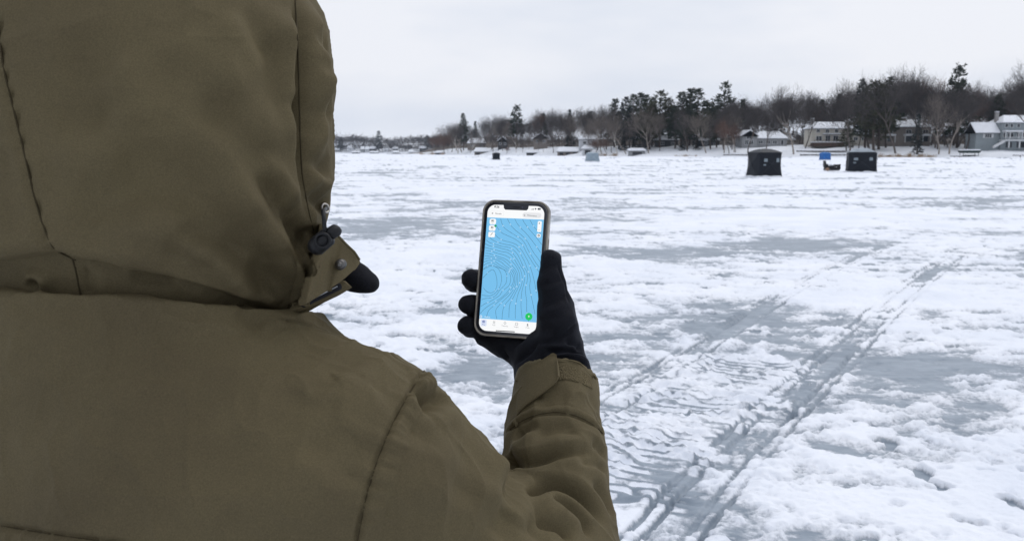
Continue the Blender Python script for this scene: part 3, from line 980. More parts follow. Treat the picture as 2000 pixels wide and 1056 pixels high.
# hem stitching of the wing: a raised double edge
MB().tube([P(x, y, d - .0065) for x, y, d in ((655, 455, .720), (676, 477, .735), (692, 492, .745), (702, 507, .752))], .0011, 6).build('edge_binding', OLIVE, wing, True)
# placket below with the zip
placket = patch('collar_placket',
    [(566, 600, .735), (600, 588, .727), (640, 566, .737), (668, 548, .748)],
    [(570, 612, .740), (592, 606, .728), (630, 592, .736), (664, 576, .747), (688, 561, .756)],
    40, 14, OLIVE, person, .008, lambda u, w: -.006 * math.sin(math.pi * w))
_teeth = [P(x, y, d) for x, y, d in [(598 + 60 * t, 589.5 - 30 * t, .694 + .034 * t) for t in np.linspace(0, 1, 24)]]
_tm = MB().box((0, 0, 0), (.0008, .0016, .0008)).mesh('zip_tooth')
TEETH = mat('steel_zip', (.55, .55, .56), .3, .5, metal=1.0)
_tape = MB().tube([P(592 + 70 * t, 593 - 34 * t, .6985 + .040 * t) for t in np.linspace(0, 1, 12)], .0034, 8).build('zip_tape', LINING, placket, True)
for q in _teeth:
    link('zip_tooth', _tm, TEETH, placket).location = Vector(q) - placket.matrix_world.translation

# mask tip showing past the wing
def chin_sdf(p):
    a = P(668, 530, .775); b = P(716, 548, .785)
    ax = (b - a) / np.linalg.norm(b - a)
    vw = np.array((0, ct, -st)); u2 = np.cross(ax, vw)
    R = np.stack([ax, vw, u2], 1)
    d = ellipsoid(p, P(694, 541, .785), R, (.0200, .020, .0108))
    d = smin(d, capsule(p, P(640, 528, .79), P(688, 538, .785), .018, .0115), .010)
    d = smin(d, capsule(p, P(708, 553, .78), P(724, 552, .785), .0045, .0045), .008)
    return d
_V, _F = grid_sdf(chin_sdf, P(690, 540, .785) - .07, P(690, 540, .785) + .07, .003)
_V = project(chin_sdf, _V, 2); _V += sdf_grad(chin_sdf, _V) * (.0006 * noise3(_V / .012))[:, None]
link('mask_chin', mesh_np('mask_chin', _V, _F, True), MASK_M, person)

# eyelet, cord, cord lock, snap
def ring(name, c, nrm, r0, r1, m, parent):
    n = np.array(nrm, float) / np.linalg.norm(nrm); a = np.cross(n, (0, 0, 1.0)); a /= np.linalg.norm(a); b = np.cross(n, a)
    mb = MB()
    return mb.tube([c + r0 * (a * math.cos(w) + b * math.sin(w)) for w in np.linspace(0, 2 * math.pi, 25)], r1, 8, False).build(name, m, parent, True)
def on_hood(px, py, lift=0.0):
    o = Vector((0, 0, CAM_Z)); d = (Vector(P(px, py, 1)) - o).normalized()
    h = HBVH.ray_cast(o, d)
    return np.array(h[0]) + np.array(h[1]) * lift, np.array(h[1])
_c, _n = on_hood(630, 406, .004)
ring('eyelet', _c, _n + np.array((.3, -.2, .5)), .0040, .0011, BRASS_RING, hood)
cord_lock = MB().tube([P(612, 487, .672), P(616, 483, .671), P(640, 462, .672), P(643, 459, .672)], [.0058, .0076, .0076, .0062], 18).build('cord_lock', BLACK_PLASTIC, hood, True)
MB().tube([P(640, 462, .671), P(646, 456, .672), P(657, 449, .675), P(660, 446, .676)], [.0044, .0052, .0052, .0040], 16).build('plunger', BLACK_PLASTIC, cord_lock, True)
ring('loop', P(630, 470, .664), (.1, -1, .2), .0056, .0013, BLACK_PLASTIC, cord_lock)
MB().tube([_c + np.array((0, .004, 0)), P(631, 412, .672), P(633, 430, .668), P(634, 448, .668), P(630, 464, .669)], .0017, 8).build('cord', BLACK_PLASTIC, cord_lock, True)
_s = P(664, 517, .715)
snap = MB().tube([_s + np.array((0, .006, 0)), _s, _s + np.array((0, -.0016, .0003))], [.0046, .0046, .0032], 18).build('snap', GUNMETAL, wing, True)
MB().tube([_s + np.array((0, -.001, 0)), _s + np.array((0, -.0034, .0006)), _s + np.array((0, -.0042, .0008))], [.0026, .0024, .0012], 14).build('snap_stud', GUNMETAL, snap, True)
# ================================================================== THE PHONE
_R = np.array([[.96077197, .07464157, -.26710644], [-.05513938, .99528523, .07979322], [.27180299, -.06193501, .96035784]])
_T = np.array([.00064, .00168, -.95392])
_c2w = np.array([[1, 0, 0], [0, st, -ct], [0, ct, st]])          # camera axes (right, up, back) in the world
PHX = _c2w @ _R
PHO = np.array((0, 0, CAM_Z)) + _c2w @ _T
def PH(u, v, w=0.0): return PHO + PHX @ np.array((u, v, w), float)
SCR_W = .0046
def UV(px, py, w=SCR_W):
    o = np.array((0, 0, CAM_Z)); d = P(px, py, 1.0) - o
    n = PHX[:, 2]; t = ((PHO + n * w - o) @ n) / (d @ n)
    q = o + d * t - PHO
    return np.array((q @ PHX[:, 0], q @ PHX[:, 1]))

phone = empty('smartphone', tuple(PH(0, -.0763, 0)), 'smartphone in clear smoky case showing a blue depth map, held in the black glove', 'phone')

def rrect(w, h, r, seg=8):
    pts = []
    for cx, cy, a0 in ((w / 2 - r, h / 2 - r, 0), (-w / 2 + r, h / 2 - r, 90), (-w / 2 + r, -h / 2 + r, 180), (w / 2 - r, -h / 2 + r, 270)):
        for k in range(seg + 1):
            a = math.radians(a0 + 90 * k / seg); pts.append((cx + r * math.cos(a), cy + r * math.sin(a)))
    return pts
def loft_rr(levels, name, m, parent, cap0=True, cap1=True, smooth=True):
    """levels: (width, height, corner, w)"""
    vs = []; fs = []; n = None
    for W, H, r, w in levels:
        p = rrect(W, H, r); n = len(p); vs += [PH(a, b, w) for a, b in p]
    for i in range(len(levels) - 1):
        fs += [(i * n + k, i * n + (k + 1) % n, (i + 1) * n + (k + 1) % n, (i + 1) * n + k) for k in range(n)]
    if cap0: fs.append(tuple(range(n))[::-1])
    if cap1: fs.append(tuple((len(levels) - 1) * n + k for k in range(n)))
    mb = MB(); mb.add(vs, fs)
    o = mb.build(name, m, parent)
    if smooth:
        o.data.polygons.foreach_set('use_smooth', [len(p.vertices) == 4 for p in o.data.polygons])
    return o

CASE_M = mat('smoky_clear_case', (.24, .215, .18), .22, .6, .55, 45, coords='Object')
BEZEL = mat('black_glass', (.008, .010, .018), .12, .5)
BAND = mat('steel_phone_band', (.35, .34, .33), .25, .5, metal=1.0)
loft_rr([(.0735, .1487, .0125, -.0052), (.0765, .1517, .0135, -.0046), (.0775, .1527, .0138, -.0030), (.0775, .1527, .0138, .0040), (.0768, .1520, .0136, .0052),
         (.0752, .1504, .0130, .0056), (.0738, .1490, .0124, .0052), (.0732, .1484, .0121, .0040)], 'case', CASE_M, phone, True, False)
loft_rr([(.0722, .1474, .0117, -.0040), (.0728, .1480, .0119, -.0034), (.0728, .1480, .0119, .0034), (.0722, .1474, .0117, .0040)], 'band', BAND, phone)
loft_rr([(.0716, .1468, .0115, .0040), (.0716, .1468, .0115, .0043)], 'front_glass', BEZEL, phone)
for a, b in ((.046, .054), (.029, .041), (.012, .024)):
    MB().prism(rrect(.0022, b - a, .0008, 3), PHX[:, 2], PHX[:, 1], PHX[:, 0], PH(-.0394, (a + b) / 2, 0), .0010).build('side_button', CASE_M, phone)
MB().prism(rrect(.0022, .018, .0008, 3), PHX[:, 2], PHX[:, 1], PHX[:, 0], PH(.0384, .026, 0), .0010).build('side_button', CASE_M, phone)
cam_bump = MB(); cam_bump.prism(rrect(.030, .030, .007, 5), PHX[:, 0], PHX[:, 1], -PHX[:, 2], PH(.018, .054, -.0050), .0022)
cam_bump = cam_bump.build('camera_bump', CASE_M, phone)
for a, b in ((.025, .061), (.011, .047)):
    MB().tube([PH(a, b, -.0070), PH(a, b, -.0084)], .0058, 20).build('lens', BEZEL, cam_bump, False)

def glow(name, rgb255, k=.97):
    lin = [((c / 255 + .055) / 1.055) ** 2.4 if c > 10 else c / 255 / 12.92 for c in rgb255]
    m = bpy.data.materials.new(name); m.use_nodes = True
    b = m.node_tree.nodes['Principled BSDF']
    b.inputs['Base Color'].default_value = (.01, .01, .01, 1); b.inputs['Roughness'].default_value = .25
    b.inputs['Specular IOR Level'].default_value = .15
    b.inputs['Emission Color'].default_value = (*lin, 1); b.inputs['Emission Strength'].default_value = k
    return m
W_ = glow('screen_white', (252, 253, 254)); BLUE = glow('screen_map_blue', (122, 195, 240)); INK = glow('screen_ink', (38, 44, 52)); LINE = glow('screen_contour', (24, 52, 76))
GREY = glow('screen_grey', (120, 124, 130)); PALE = glow('screen_pale', (232, 233, 236)); GREEN = glow('screen_green', (30, 200, 96)); DGREEN = glow('screen_badge', (20, 160, 100))
TABB = glow('screen_tab_blue', (58, 92, 170)); TABP = glow('screen_tab_pale', (222, 230, 250)); LBL = glow('screen_label', (216, 235, 247)); BLUE2 = glow('screen_shoal_blue', (116, 188, 234))

screen = loft_rr([(.0656, .1412, .0092, .00435), (.0656, .1412, .0092, .00455)], 'screen', W_, phone)
def flat(name, uv, m, lay=1, parent=None):
    """a flat printed shape on the display: polygon in display coordinates"""
    w = SCR_W + lay * .00005
    mb = MB(); mb.add([PH(a, b, w) for a, b in uv], [tuple(range(len(uv)))])
    o = mb.build(name, m, parent or screen)
    if (np.array(o.data.polygons[0].normal) @ PHX[:, 2]) < 0: o.data.flip_normals()
    return o
def rr_px(x0, y0, x1, y1, r=.25):
    a, b = UV(x0, y0), UV(x1, y1); c = (a + b) / 2; 
    p0, p1 = UV((x0 + x1) / 2 - (x1 - x0) / 2, (y0 + y1) / 2), UV((x0 + x1) / 2 + (x1 - x0) / 2, (y0 + y1) / 2)
    q0, q1 = UV((x0 + x1) / 2, y0), UV((x0 + x1) / 2, y1)
    w = np.linalg.norm(p1 - p0); h = np.linalg.norm(q1 - q0)
    return [(c[0] + i, c[1] + j) for i, j in rrect(w, h, min(w, h) * r, 5)]
def disc_px(x, y, r, n=20):
    c = UV(x, y); k = np.linalg.norm(UV(x + r, y) - c)
    return [(c[0] + k * math.cos(2 * math.pi * i / n), c[1] + k * math.sin(2 * math.pi * i / n)) for i in range(n)]
def text_px(name, s, x, y, hpx, m, lay=3, rot=0.0, bold=0.0, parent=None):
    cu = bpy.data.curves.new(name, 'FONT'); cu.body = s; cu.align_x = 'CENTER'; cu.align_y = 'CENTER'; cu.offset = bold; cu.resolution_u = 2
    t = bpy.data.objects.new(name, cu); C.objects.link(t)
    dg = bpy.context.evaluated_depsgraph_get()
    me = bpy.data.meshes.new_from_object(t.evaluated_get(dg)); bpy.data.objects.remove(t)
    c = UV(x, y); k = np.linalg.norm(UV(x, y - hpx / 2) - UV(x, y + hpx / 2)) / .70
    v = np.empty(len(me.vertices) * 3); me.vertices.foreach_get('co', v); v = v.reshape(-1, 3) * k
    ca, sa = math.cos(rot), math.sin(rot)
    uu = c[0] + v[:, 0] * ca - v[:, 1] * sa; vv = c[1] + v[:, 0] * sa + v[:, 1] * ca
    W3 = PHO + np.outer(uu, PHX[:, 0]) + np.outer(vv, PHX[:, 1]) + PHX[:, 2] * (SCR_W + lay * .00005)
    me.vertices.foreach_set('co', W3.ravel()); me.update()
    return link(name, me, m, parent or screen)
# map field
m_l, m_r = -.0328, .0328
v_top = (UV(953.3, 424)[1] + UV(1061.3, 429.3)[1]) / 2
v_bot = (UV(935.3, 621.5)[1] + UV(1043, 628.8)[1]) / 2
depth_map = flat('depth_map', [(m_l, v_bot), (m_r, v_bot), (m_r, v_top), (m_l, v_top)], BLUE, 1)
MB_n = MB().prism([(-.0145, 0), (-.0155, .0012), (.0155, .0012), (.0145, 0), (.0140, -.0036), (.0122, -.0052), (-.0122, -.0052), (-.0140, -.0036)],
                  PHX[:, 0], PHX[:, 1], PHX[:, 2], PH(.0, .0706, .00455), .00022).build('notch', BEZEL, phone)
MB().tube([PH(-.004, .0686, .00482), PH(.004, .0686, .00482)], .00035, 8).build('earpiece', BLACK_PLASTIC, MB_n)
MB().tube([PH(.0075, .0686, .0047), PH(.0075, .0686, .00484)], .0010, 14).build('front_camera', mat('front_lens', (.03, .03, .06), .1, .6), MB_n)

def dz2(p): return [(920 + a / 7.041, 380 + b / 7.041) for a, b in p]
def dz3(p): return [(920 + a / 7.041, 520 + b / 7.041) for a, b in p]
CONT = [dz2(p) for p in (
 [(400, 310), (440, 430), (500, 490), (610, 560), (690, 610), (740, 670), (790, 770), (850, 870), (900, 950), (940, 1000)],
 [(490, 310), (540, 410), (600, 480), (680, 545), (745, 605), (790, 670), (830, 745), (870, 810), (930, 890), (960, 940)],
 [(595, 315), (630, 390), (690, 465), (760, 535), (830, 620), (890, 700), (960, 800)],
 [(700, 325), (745, 405), (800, 475), (860, 545), (910, 605), (975, 690)],
 [(800, 330), (850, 420), (890, 470), (960, 540)],
 [(340, 420), (390, 490), (440, 535), (530, 575), (600, 610), (660, 650), (720, 710), (760, 790), (800, 860), (850, 940), (930, 1056), (1000, 1150)],
 [(320, 530), (360, 580), (430, 625), (520, 650), (600, 675), (650, 710), (700, 770), (740, 840), (790, 930), (835, 1056), (870, 1190), (900, 1350)],
 [(255, 585), (300, 625), (370, 655), (450, 680), (540, 695), (600, 720), (660, 780), (700, 850), (740, 930), (790, 1060), (815, 1160), (806, 1266), (825, 1376), (850, 1496), (880, 1640)],
 [(195, 615), (260, 660), (340, 685), (420, 710), (520, 725), (580, 760), (630, 810), (670, 880), (715, 980), (760, 1046), (778, 1116), (770, 1196), (750, 1276), (750, 1356), (765, 1456), (766, 1600), (793, 1745)],
 [(195, 675), (260, 705), (340, 715), (420, 740), (500, 760), (560, 790), (600, 840), (640, 900), (690, 990), (730, 1056), (740, 1136), (725, 1226), (700, 1326), (690, 1426), (688, 1546), (708, 1745)],
 [(190, 725), (270, 745), (350, 765), (430, 785), (500, 795), (550, 830), (590, 880), (640, 965), (690, 1060), (705, 1166), (690, 1256), (650, 1356), (625, 1456), (610, 1566), (608, 1740)],
 [(185, 768), (270, 775), (340, 800), (420, 820), (480, 840), (530, 870), (570, 920), (620, 985), (660, 1066), (672, 1166), (660, 1246), (610, 1356), (570, 1436), (530, 1526), (518, 1735)],
 [(183, 805), (250, 810), (320, 835), (400, 860), (460, 880), (510, 910), (560, 970), (610, 1030), (638, 1090), (642, 1166), (635, 1246), (590, 1336), (530, 1436), (480, 1496), (440, 1576), (425, 1720)],
 [(180, 840), (240, 845), (310, 860), (380, 880), (440, 900), (490, 940), (550, 1000), (600, 1056), (620, 1120), (615, 1226), (580, 1306), (530, 1376), (470, 1436), (400, 1506), (345, 1576), (340, 1630), (355, 1710)],
 [(177, 885), (230, 875), (290, 880), (360, 900), (420, 930), (480, 985), (550, 1030), (590, 1090), (600, 1166), (590, 1236), (550, 1306), (500, 1366), (440, 1416), (380, 1466), (300, 1536), (240, 1596), (212, 1680)],
 [(175, 930), (220, 910), (280, 905), (340, 925), (400, 970), (470, 1010), (540, 1056), (580, 1140), (578, 1210), (540, 1276), (500, 1336), (450, 1386), (400, 1426), (340, 1466), (260, 1516), (190, 1566), (110, 1650)],
 [(172, 975), (220, 945), (280, 935), (330, 955), (400, 1000), (470, 1040), (520, 1066), (545, 1130), (540, 1196), (520, 1250), (480, 1286), (430, 1326), (390, 1386), (330, 1426), (260, 1470), (190, 1500), (120, 1545)],
 [(168, 1030), (210, 990), (260, 970), (320, 985), (400, 1010), (450, 1030), (485, 1080), (492, 1146), (480, 1216), (440, 1266), (390, 1316), (350, 1376), (290, 1416), (200, 1426), (130, 1448)])] + [dz3(p) for p in (
 [(165, 48), (240, 5), (290, -10), (335, 5), (380, 40), (410, 100), (420, 170), (410, 240), (380, 310), (340, 360), (290, 395), (235, 405), (130, 390)],
 [(155, 170), (200, 120), (250, 70), (295, 45), (330, 80), (350, 150), (357, 210), (355, 270), (330, 330), (290, 360), (250, 360), (210, 340), (170, 295)])]
def catmull(p, k=5):
    p = np.array(p, float); q = np.vstack([2 * p[0] - p[1], p, 2 * p[-1] - p[-2]]); out = []
    for i in range(1, len(q) - 2):
        for t in np.linspace(0, 1, k, endpoint=False):
            a, b, c, d = q[i - 1], q[i], q[i + 1], q[i + 2]
            out.append(.5 * (2 * b + (c - a) * t + (2 * a - 5 * b + 4 * c - d) * t * t + (3 * b - a - 3 * c + d) * t ** 3))
    out.append(p[-1]); return np.array(out)
_rn = random.Random(4)
_nums = ['5', '10', '15', '20', '25', '30', '35', '40', '45']
for ci, line in enumerate(CONT):
    q = np.array([UV(*p) for p in catmull(line)])
    ok = (q[:, 0] > m_l) & (q[:, 0] < m_r) & (q[:, 1] < v_top) & (q[:, 1] > v_bot)
    q = q[ok]
    if len(q) < 3: continue
    t = np.gradient(q, axis=0); t /= np.linalg.norm(t, axis=1)[:, None] + 1e-12; nn = np.stack([-t[:, 1], t[:, 0]], 1) * .000145
    w = SCR_W + .0001
    L = [PH(a, b, w) for a, b in q + nn]; Rr = [PH(a, b, w) for a, b in q - nn]; n = len(q)
    MB().add(L + Rr, [(i, n + i, n + i + 1, i + 1) for i in range(n - 1)]).build('contour_line', LINE, depth_map)
    s = np.concatenate([[0], np.cumsum(np.linalg.norm(np.diff(q, axis=0), axis=1))])
    pos = .006 + .006 * _rn.random()
    while pos < s[-1] - .004:
        k = min(int(np.searchsorted(s, pos)), n - 1); ang = math.atan2(t[k][1], t[k][0])
        if abs(ang) > math.pi / 2: ang += math.pi
        c = q[k]
        num = _nums[min(8, (18 - ci) // 2 if ci < 18 else 0)]
        wd = .0011 * len(num) * .62
        ca, sa = math.cos(ang), math.sin(ang)
        box = [(c[0] + i * ca - j * sa, c[1] + i * sa + j * ca) for i, j in rrect(wd + .0006, .0013, .0004, 2)]
        flat('depth_label', box, BLUE2, 2.5, depth_map)
        cu_x, cu_y, _ = px_of(PH(c[0], c[1], SCR_W))
        text_px('depth_number', num, cu_x, cu_y, 1.9, LBL, 4, ang, .03, depth_map)
        pos += .020 + .012 * _rn.random()
text_px('clock_text', '8:26', 970.5, 403.9, 4.2, INK, 3, -.055, .025)
for k in range(4): flat('signal_bar', rr_px(1037.0 + k * 1.5, 408.8 - .7 * k + .1 * k, 1037.9 + k * 1.5, 409.6 + .1 * k, .1), INK, 2)
_w = UV(1046, 408.6)
flat('wifi_icon', [_w - (0, .0006)] + [(_w[0] + .0014 * math.cos(a), _w[1] - .0006 + .0018 * math.sin(a)) for a in np.linspace(.7, 2.44, 9)], INK, 2)
flat('battery_icon', rr_px(1050.2, 406.4, 1056.4, 410.0, .35), GREY, 2); flat('battery_level', rr_px(1050.6, 406.8, 1053.6, 409.6, .3), INK, 3)
flat('search_field', rr_px(957.7, 411.8, 984.0, 421.6, .25), PALE, 1.5); flat('search_field_fill', rr_px(958.1, 412.2, 983.6, 421.2, .25), W_, 2.2)
text_px('search_text', 'Scoutin', 973.6, 417.2, 3.0, INK, 3, -.055, .008)
flat('search_icon', disc_px(961.8, 416.4, 1.5), INK, 3); flat('search_icon_hole', disc_px(961.8, 416.4, .9), W_, 3.6)
flat('layer_pill', rr_px(1020.4, 415.4, 1057.5, 425.4, .5), PALE, 1.5); flat('pill_icon', disc_px(1024.6, 420.2, 1.5), GREY, 2.5); flat('pill_icon_hole', disc_px(1024.6, 420.0, .8), PALE, 3.2)
text_px('pill_text', 'Waterspons', 1039.2, 421.2, 2.8, GREY, 3, -.055, .01); text_px('pill_tick', 'v', 1053.0, 422.2, 1.8, INK, 3)
def button(x0, y0, x1, y1, r=.3):
    return flat('map_button', rr_px(x0, y0, x1, y1, r), W_, 5, depth_map)
button(956.4, 427.2, 969.0, 438.4); button(955.0, 439.9, 968.0, 450.8); button(953.9, 452.8, 966.7, 463.2, .2)
text_px('button_text', '80', 962.4, 431.4, 3.8, INK, 7, -.055, .02, depth_map); text_px('button_caption', 'Tide', 962.0, 436.0, 1.7, GREY, 7, -.055, 0, depth_map)
text_px('button_text', '40', 961.2, 444.4, 3.8, INK, 7, -.055, .02, depth_map); text_px('button_caption', 'Trails', 960.8, 448.4, 1.7, GREY, 7, -.055, 0, depth_map)
_a, _b = UV(957.6, 460.4), UV(962.2, 454.8); _d = (_b - _a) / np.linalg.norm(_b - _a); _o = np.array((-_d[1], _d[0])) * .00035
flat('pencil_icon', [_a - _o * .4, _a + _o * .4, _b + _o, _b - _o], INK, 7, depth_map)
_c = UV(968, 441.2); flat('badge', [(_c[0] + .0017 * math.cos(a), _c[1] + .0017 * math.sin(a)) for a in np.radians((5, 85, 185, 265))], DGREEN, 8, depth_map)
button(1049.8, 431.8, 1057.8, 453.2); button(1048.3, 456.5, 1056.0, 463.8)
text_px('zoom_text', '+', 1053.6, 436.4, 3.4, INK, 7, 0, .04, depth_map); text_px('zoom_text', '-', 1052.9, 449.4, 3.4, INK, 7, 0, .04, depth_map)
flat('compass_ring', disc_px(1052.2, 460.1, 2.2), INK, 7, depth_map); flat('compass_hole', disc_px(1052.2, 460.1, 1.0), W_, 8, depth_map)
flat('add_button', disc_px(1033, 618, 7.0, 28), GREEN, 6, depth_map); text_px('add_text', '+', 1033, 618, 5.4, W_, 8, -.055, .01, depth_map)
flat('info_ring', disc_px(939.4, 617.8, 2.4), W_, 6, depth_map); flat('info_hole', disc_px(939.4, 617.8, 1.6), BLUE2, 7, depth_map)
text_px('map_credit', 'mapbox', 951.6, 618.6, 2.6, LBL, 6, -.06, .02, depth_map)
flat('tab_highlight', rr_px(938.9, 623.6, 950.6, 636.6, .2), TABP, 1.5); flat('tab_icon', rr_px(942.4, 625.4, 947.4, 630.0, .2), TABB, 3); flat('tab_icon_mark', rr_px(944.6, 626.6, 946.2, 628.8, .1), W_, 4)
text_px('tab_text', 'Maps', 944.6, 633.2, 2.2, TABB, 3, -.06)
for j in range(3): flat('list_bar', rr_px(962.9, 627.0 + j * 1.9, 967.2, 627.7 + j * 1.9, .2), GREY, 3)
text_px('tab_text', 'Trips', 964.4, 634.5, 2.2, GREY, 3, -.06)
flat('tab_icon', disc_px(986.3, 630.6, 2.3), GREY, 3); flat('tab_icon_hole', disc_px(986.3, 630.6, 1.7), W_, 4); text_px('tab_text', 'Waypoints', 986, 636.2, 2.2, GREY, 3, -.06)
flat('tab_icon', rr_px(1006.2, 630.3, 1011.6, 634.9, .2), GREY, 3); flat('tab_icon_hole', rr_px(1006.8, 630.9, 1011.0, 634.3, .2), W_, 4); text_px('tab_text', 'Insights', 1008.4, 638.2, 2.2, GREY, 3, -.06)
flat('tab_icon', disc_px(1030.5, 633.2, 1.3), GREY, 3); flat('tab_icon', rr_px(1028.8, 634.8, 1032.2, 636.4, .4), GREY, 3); text_px('tab_text', 'Profile', 1030.4, 639.6, 2.2, GREY, 3, -.06)
_h0, _h1 = UV(968.4, 645.4), UV(1005.5, 647.6); _k = np.array((0, .0005))
flat('home_bar', [_h0 - _k, _h1 - _k, _h1 + _k, _h0 + _k], BEZEL, 2)

# ================================================================== THE GLOVED HAND
def glove_sdf(p):
    cap = lambda a, b, ra, rb: capsule(p, PH(*a), PH(*b), ra, rb)
    palm = cap((.046, -.078, -.024), (.036, -.012, -.036), .020, .016)
    palm = smin(palm, cap((.022, -.086, -.022), (.004, -.030, -.036), .019, .014), .012)
    palm = smin(palm, cap((.004, -.082, -.020), (-.012, -.062, -.028), .015, .013), .010)
    palm = smin(palm, cap((.052, -.082, -.004), (.066, -.108, -.002), .023, .030), .014)
    palm = smin(palm, cap((.016, -.092, -.016), (.036, -.116, -.002), .015, .026), .012)
    palm = smin(palm, cap((.040, -.088, .0015), (.032, -.094, .000), .0125, .013), .012)
    palm = smin(palm, cap((-.034, -.0785, -.022), (.016, -.094, -.015), .0105, .015), .008)
    th = smin(cap((.0452, .0130, .0080), (.0475, -.012, .0075), .0105, .0138), cap((.0475, -.012, .0075), (.0535, -.045, .0005), .0138, .0185), .006)
    th = smin(th, cap((.0535, -.045, .0005), (.0585, -.080, -.006), .0190, .025), .010)
    d = smin(palm, th, .009)
    for v, rr in ((-.0165, .0116), (-.0445, .0112), (-.0690, .0110)):
        dv = -.004 if v < -.06 else 0
        f = cap((.004, v * .8 - .012, -.030), (-.030, v, -.0245), .0115, rr)
        f = smin(f, cap((-.030, v, -.0245), (-.0475, v + .001, -.0150), rr, rr), .004)
        f = smin(f, cap((-.0475, v + .001, -.0150), (-.0490, v + .002, -.0030), rr, rr * .94), .004)
        d = smin(d, f, .0035)
    f = smin(cap((.014, -.010, -.033), (-.004, .022, -.026), .0115, .0108), cap((-.004, .022, -.026), (-.012, .045, -.0195), .0108, .0095), .004)
    return smin(d, f, .004)
def build_glove():
    lo = np.minimum(PH(-.07, -.16, -.07), PH(.10, .05, .05)) - .01; hi = np.maximum(PH(-.07, -.16, -.07), PH(.10, .06, .05)) + .012
    V, F = grid_sdf(glove_sdf, lo, hi, .0034)
    bm = refine(V, F, lambda c: np.ones(len(c), bool), 1)
    V = project(glove_sdf, bm_arrays(bm), 2); N = sdf_grad(glove_sdf, V, .0008)
    for v, co in zip(bm.verts, V): v.co = co
    bvh = BVHTree.FromBMesh(bm)
    folds = [([(1058, 690), (1090, 684), (1120, 686), (1140, 694)], -.0035, .0030), ([(1062, 700), (1095, 694), (1130, 698), (1150, 708)], .0030, .0032),
             ([(1050, 706), (1090, 702), (1130, 708), (1152, 718)], -.0035, .0028), ([(1005, 712), (1035, 690), (1056, 660)], -.0016, .0025),
             ([(1045, 672), (1080, 668), (1110, 650), (1128, 620)], -.0016, .0018), ([(1058, 560), (1075, 552), (1100, 545)], -.0014, .003),
             ([(1060, 600), (1085, 590), (1108, 575)], -.0014, .003), ([(975, 676), (985, 690), (995, 705)], -.0016, .003), ([(1085, 505), (1095, 530), (1106, 560), (1112, 600)], -.0012, .0014),
             ([(1070, 640), (1100, 630), (1122, 610)], .0018, .006), ([(1100, 668), (1122, 672), (1138, 684)], -.003, .003), ([(1108, 690), (1128, 690), (1144, 700)], -.003, .0025)]
    folds += [([(905, 535), (915, 550), (912, 566)], -.0008, .002), ([(1062, 525), (1080, 516), (1098, 520)], -.0008, .002), ([(1000, 690), (1030, 672), (1050, 640)], .0014, .004), ([(1064, 680), (1100, 676), (1134, 680)], .0022, .003), ([(1060, 712), (1100, 708), (1150, 722)], .0025, .003)]
    D = cloth_detail(V, N, bvh, folds, (), (), .0016, 5.5, .022, 2.3)
    V = V + N * D[:, None]
    return finish('glove', bm, V, GLOVE_M, person)
build_glove()

# cuff: strap with its tip standing off the sleeve, and the fuzzy landing patch
def on_sleeve(px, py, lift, fb):
    o = Vector((0, 0, CAM_Z)); d = (Vector(P(px, py, 1)) - o).normalized(); h = JBVH.ray_cast(o, d)
    if h[0] is None or abs(px_of(np.array(h[0]))[2] - .88) > .09: return P(px, py, fb)
    return np.array(h[0]) - np.array(d) * lift
def sleeve_patch(name, top, bot, nu, nv, m, lift, thick, parent, fb=.885, relief=0.0):
    a = catmull(top, 8); b = catmull(bot, 8)
    a = np.stack([np.interp(np.linspace(0, 1, nu), np.linspace(0, 1, len(a)), a[:, k]) for k in (0, 1)], 1)
    b = np.stack([np.interp(np.linspace(0, 1, nu), np.linspace(0, 1, len(b)), b[:, k]) for k in (0, 1)], 1)
    dep = np.zeros((nv, nu)); PX = np.zeros((nv, nu, 2))
    for j in range(nv):
        for i in range(nu):
            q = a[i] + (b[i] - a[i]) * j / (nv - 1); PX[j, i] = q
            dep[j, i] = px_of(on_sleeve(q[0], q[1], lift(i / (nu - 1), j / (nv - 1)), fb))[2]
    for _ in range(6):
        e = np.pad(dep, 1, mode='edge'); dep = (e[:-2, 1:-1] + e[2:, 1:-1] + e[1:-1, :-2] + e[1:-1, 2:] + 2 * dep) / 6
    V = np.array([P(PX[j, i, 0], PX[j, i, 1], dep[j, i]) for j in range(nv) for i in range(nu)])
    if relief: V = V + np.array((0, -1, .3)) * (relief * noise3(V / .0016))[:, None]
    idx = np.arange(nu * nv).reshape(nv, nu)
    F = np.stack([idx[:-1, :-1], idx[1:, :-1], idx[1:, 1:], idx[:-1, 1:]], -1).reshape(-1, 4)
    N = vert_normals(V, F)
    if ((V - np.array((0, 0, CAM_Z))) * N).sum() > 0: F = F[:, ::-1]
    o = link(name, mesh_np(name, V, F, True), m, parent)
    s = o.modifiers.new('thickness', 'SOLIDIFY'); s.thickness = thick; s.offset = -1
    bv = o.modifiers.new('soft edge', 'BEVEL'); bv.width = thick * .35; bv.segments = 2; bv.limit_method = 'ANGLE'; bv.angle_limit = math.radians(50)
    return o
strap = sleeve_patch('cuff_strap', [(1010, 745), (1014, 732), (1032, 716), (1058, 702), (1078, 690), (1087, 692)],
                     [(1006, 832), (1011, 808), (1030, 788), (1060, 766), (1083, 748), (1090, 735)], 60, 24, OLIVE,
                     lambda u, w: .002 + .009 * u * u + .003 * w, .0030, person, .885)
sleeve_patch('loop_patch', [(1086, 714), (1105, 713), (1130, 720), (1150, 733)], [(1086, 741), (1105, 740), (1130, 746), (1158, 758)], 90, 40, OLIVE_FUZZ,
             lambda u, w: .0022, .0016, person, .885, .0007)
sleeve_patch('cuff_hem', [(1013, 731), (1040, 708), (1085, 700), (1130, 708), (1163, 735)], [(1012, 738), (1040, 714), (1085, 706), (1130, 714), (1164, 742)], 60, 6, OLIVE,
             lambda u, w: .0016, .0016, person, .885)
